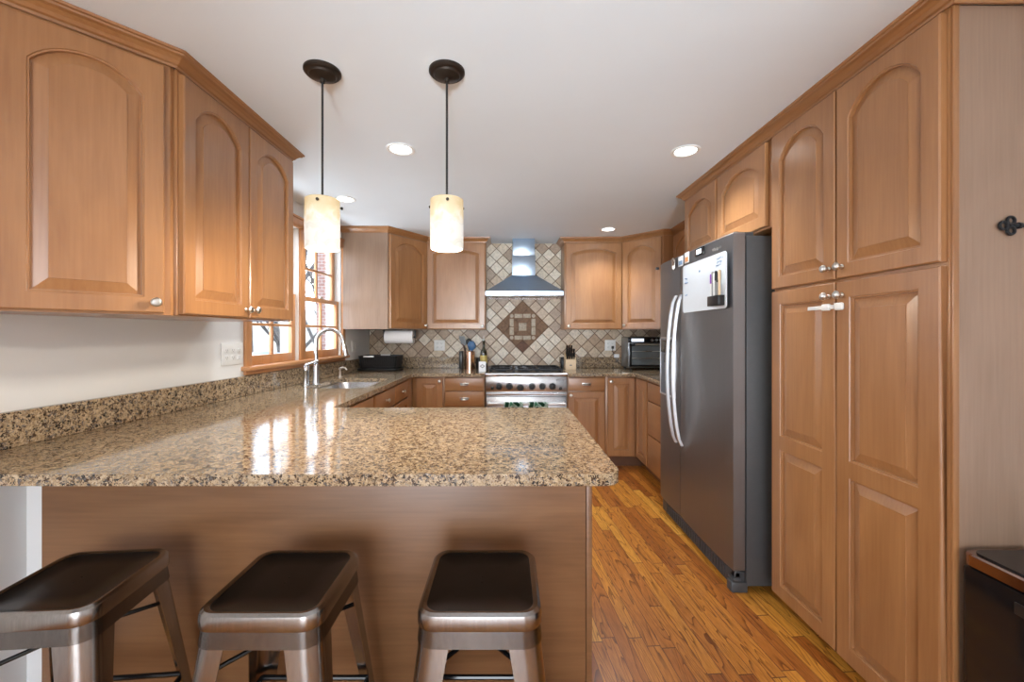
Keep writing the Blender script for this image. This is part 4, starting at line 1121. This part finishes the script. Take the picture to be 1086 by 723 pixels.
# ------------------------------------------------------------------ outlets
def outlet(label, loc, rotz, gangs, gw=.046, h=.115, wtot=None):
    t = thing('wall_outlet', label, 'outlet', loc, rotz)
    w_ = wtot or (.07 + gw * (gangs - 1))
    mk('cover_plate', BX(-w_ / 2, w_ / 2, -.006, 0, -h / 2, h / 2, .0025), M['white_plastic'], t)
    for g in range(gangs):
        x = (g - (gangs - 1) / 2) * gw
        for s in (-1, 1):
            r = mk('receptacle', BX(x - .0165, x + .0165, -.0085, -.005, s * .021 - .0145, s * .021 + .0145, .003), M['white_plastic'], t)
            bm = BX(x - .0075, x - .0055, -.0089, -.008, s * .021 - .003, s * .021 + .006); box(bm, x + .0055, x + .0075, -.0089, -.008, s * .021 - .003, s * .021 + .006); box(bm, x - .002, x + .002, -.0089, -.008, s * .021 - .010, s * .021 - .006)
            mk('slots', bm, M['ink'], r)
    return t
outlet('white wide outlet plate on the left wall under the wall cabinet', (XW(2.385) + .001, 2.385, 1.153), R(90) + WA, 3, .05, .125, .175)
outlet('white outlet plate on the left wall beyond the window', (XW(4.08) + .001, 4.08, 1.145), R(90) + WA, 2)
outlet('white double outlet on the tiled wall left of the range', (-.728, ZW - .0108, 1.142), 0, 2)
outlet('white double outlet on the tiled wall by the toaster oven', (1.118, ZW - .0108, 1.142), 0, 2)
t = thing('power_cord', 'black plug and cord hanging with a white tag beside the toaster oven', 'cord', (1.145, ZW - .02, 1.12))
wmk('plug', BX(1.128, 1.152, ZW - .045, ZW - .0205, 1.105, 1.135, .005), M['black'], t)
wmk('wire', tube(bmesh.new(), [(1.14, ZW - .035, 1.105), (1.14, ZW - .034, 1.07), (1.150, ZW - .05, 1.035), (1.17, ZW - .06, .99), (1.20, ZW - .065, .95), (1.24, ZW - .06, .935)], .0035, 8), M['black'], t)
wmk('tag', BX(1.145, 1.20, ZW - .070, ZW - .066, 1.012, 1.05, .001), M['label'], t)

# ------------------------------------------------------------------ iron key ornament on the pantry side
t = thing('key_ornament', 'black wrought iron key ornament hung on the pantry side panel', 'wall ornament', (1.404, PZ1 + .003, 1.572))
def torus(bm, cx, cz, r0, r1, y=-.006):
    tube(bm, [(cx + r0 * math.cos(a), y, cz + r0 * math.sin(a)) for a in [2 * math.pi * k / 20 for k in range(21)]], r1, 8)
bm = bmesh.new()
torus(bm, -.013, 0, .0105, .004); torus(bm, .008, .014, .0105, .004); torus(bm, .008, -.014, .0105, .004)
mk('bow', bm, M['iron'], t)
bm = tube(bmesh.new(), [(.012, -.006, 0), (.026, -.006, 0), (.027, -.006, 0), (.034, -.006, 0), (.035, -.006, 0), (.17, -.006, 0)], [.004, .006, .009, .009, .0055, .0055], 10)
mk('shaft', bm, M['iron'], t)
bm = BX(.135, .145, -.009, -.003, -.035, 0, .001); box(bm, .155, .167, -.009, -.003, -.035, 0, .001); box(bm, .135, .167, -.009, -.003, -.018, -.010, .001)
mk('bit', bm, M['iron'], t)

# ------------------------------------------------------------------ black mini fridge by the pantry
t = thing('compact_fridge', 'black compact refrigerator with chrome-edged top against the pantry side', 'refrigerator', (1.50, .90, 0))
wmk('body', BX(1.275, 1.78, .64, 1.15, .03, .64, .006), M['black_gloss'], t)
d = wmk('door', BX(1.262, 1.275, .64, 1.15, .03, .632, .006), M['black_gloss'], t)
wmk('recessed_handle', BX(1.2585, 1.2625, .72, 1.03, .575, .605, .0015), M['black'], d)
bm = bmesh.new(); loft(bm, [[(x, y, .64) for x, y in rrect(.53, .52, .03, 5, 1.522, .893)], [(x, y, .668) for x, y in rrect(.53, .52, .03, 5, 1.522, .893)], [(x, y, .672) for x, y in rrect(.522, .512, .028, 5, 1.522, .893)]])
wmk('chrome_rim', bm, plain('chrome_rim', (.35, .25, .22), .15, metal=1), t)
wmk('top', prism(bmesh.new(), rrect(.50, .49, .025, 5, 1.522, .893), .6721, .676), M['black_gloss'], t)
for x in (1.31, 1.74):
    for y in (.69, 1.10): wmk('foot', lathe(bmesh.new(), [(0, 0), (.018, 0), (.018, .03)], 12, at=(x, y, 0)), M['black'], t)

# ------------------------------------------------------------------ outside the window
o = tag(mk('ground', BX(-40, -2.4, -8, 40, -.9, -.8), M['snow']), None, None, None, 'structure')
bm = bmesh.new(); loft(bm, [[(-45, 17, -2), (-3, 17, -2), (-3, 17.01, -.8), (-45, 17.01, -.8)], [(-45, 34, -2), (-3, 34, -2), (-3, 34, 3.2), (-45, 34, 3.2)]])
struct('hill', bm, M['snow'])
t = thing('house_wing', 'brick wing of the house with white siding, seen through the window', 'building', (-2.6, 8.2, -.8))
wmk('brick_wall', BX(-3.3, -2.75, 7.2, 9.4, .5, 5.0), M['brick'], t)
wmk('siding', BX(-3.27, -1.75, 7.25, 9.4, -.8, .5), M['siding'], t)
wmk('corner_board', BX(-2.75, -1.75, 7.22, 9.4, .5, 5.0), M['siding'], t)
t = thing('covered_pool', 'round dark blue covered pool in the yard, seen through the window', 'pool', (-5.3, 8.6, -.8))
mk('wall', lathe(bmesh.new(), [(0, 0), (1.7, 0), (1.7, 1.35), (1.76, 1.37), (1.76, 1.43), (0, 1.46)], 40), M['pool'], t)
mk('cover', lathe(bmesh.new(), [(1.72, 1.44), (1.2, 1.56), (.5, 1.66), (0, 1.68)], 40), plain('cover_grey_blue', (.07, .10, .14), .5, var=.2, scale=3), t)
def tree(x, y, h, seed, label):
    rnd = random.Random(seed); bm = bmesh.new()
    def br(p, d, l, r, dep):
        pts = [p]; dd = d.copy(); q = p
        for k in range(4):
            dd = (dd + Vector((rnd.uniform(-.13, .13), rnd.uniform(-.13, .13), rnd.uniform(-.02, .1)))).normalized(); q = q + dd * l / 4; pts.append(q)
        tube(bm, pts, [r * (1 - .14 * k) for k in range(5)], 6)
        if dep > 0:
            for k in range(5 if dep > 1 else 4):
                i = rnd.randint(1, 4); a = rnd.uniform(0, 6.28); nd = (dd + Vector((math.cos(a), math.sin(a), rnd.uniform(0, .7))) * .9).normalized()
                br(pts[i], nd, l * rnd.uniform(.45, .65), r * .45, dep - 1)
    br(Vector((0, 0, 0)), Vector((0, 0, 1)), h, .13, 3)
    o = mk('bare_tree', bm, M['bark']); o.location = (x, y, -.8); tag(o, label, 'tree', 'bare trees in the yard')
for i, (x, y, h, lb) in enumerate(((-6.2, 11.5, 4.6, 'bare winter tree seen through the right-hand sash of the kitchen window'), (-7.5, 12.2, 5.0, 'bare winter tree behind the covered pool, seen through the left sash'), (-9.5, 14, 5.5, 'tall bare tree far beyond the covered pool'),
                              (-4.6, 10.6, 4.4, 'bare tree next to the brick wing'), (-5.6, 13.5, 5.0, 'bare tree between the brick wing and the pool, farther back'), (-8.6, 16, 6, 'distant bare tree at the back of the yard'))):
    tree(x, y, h, i + 2, lb)
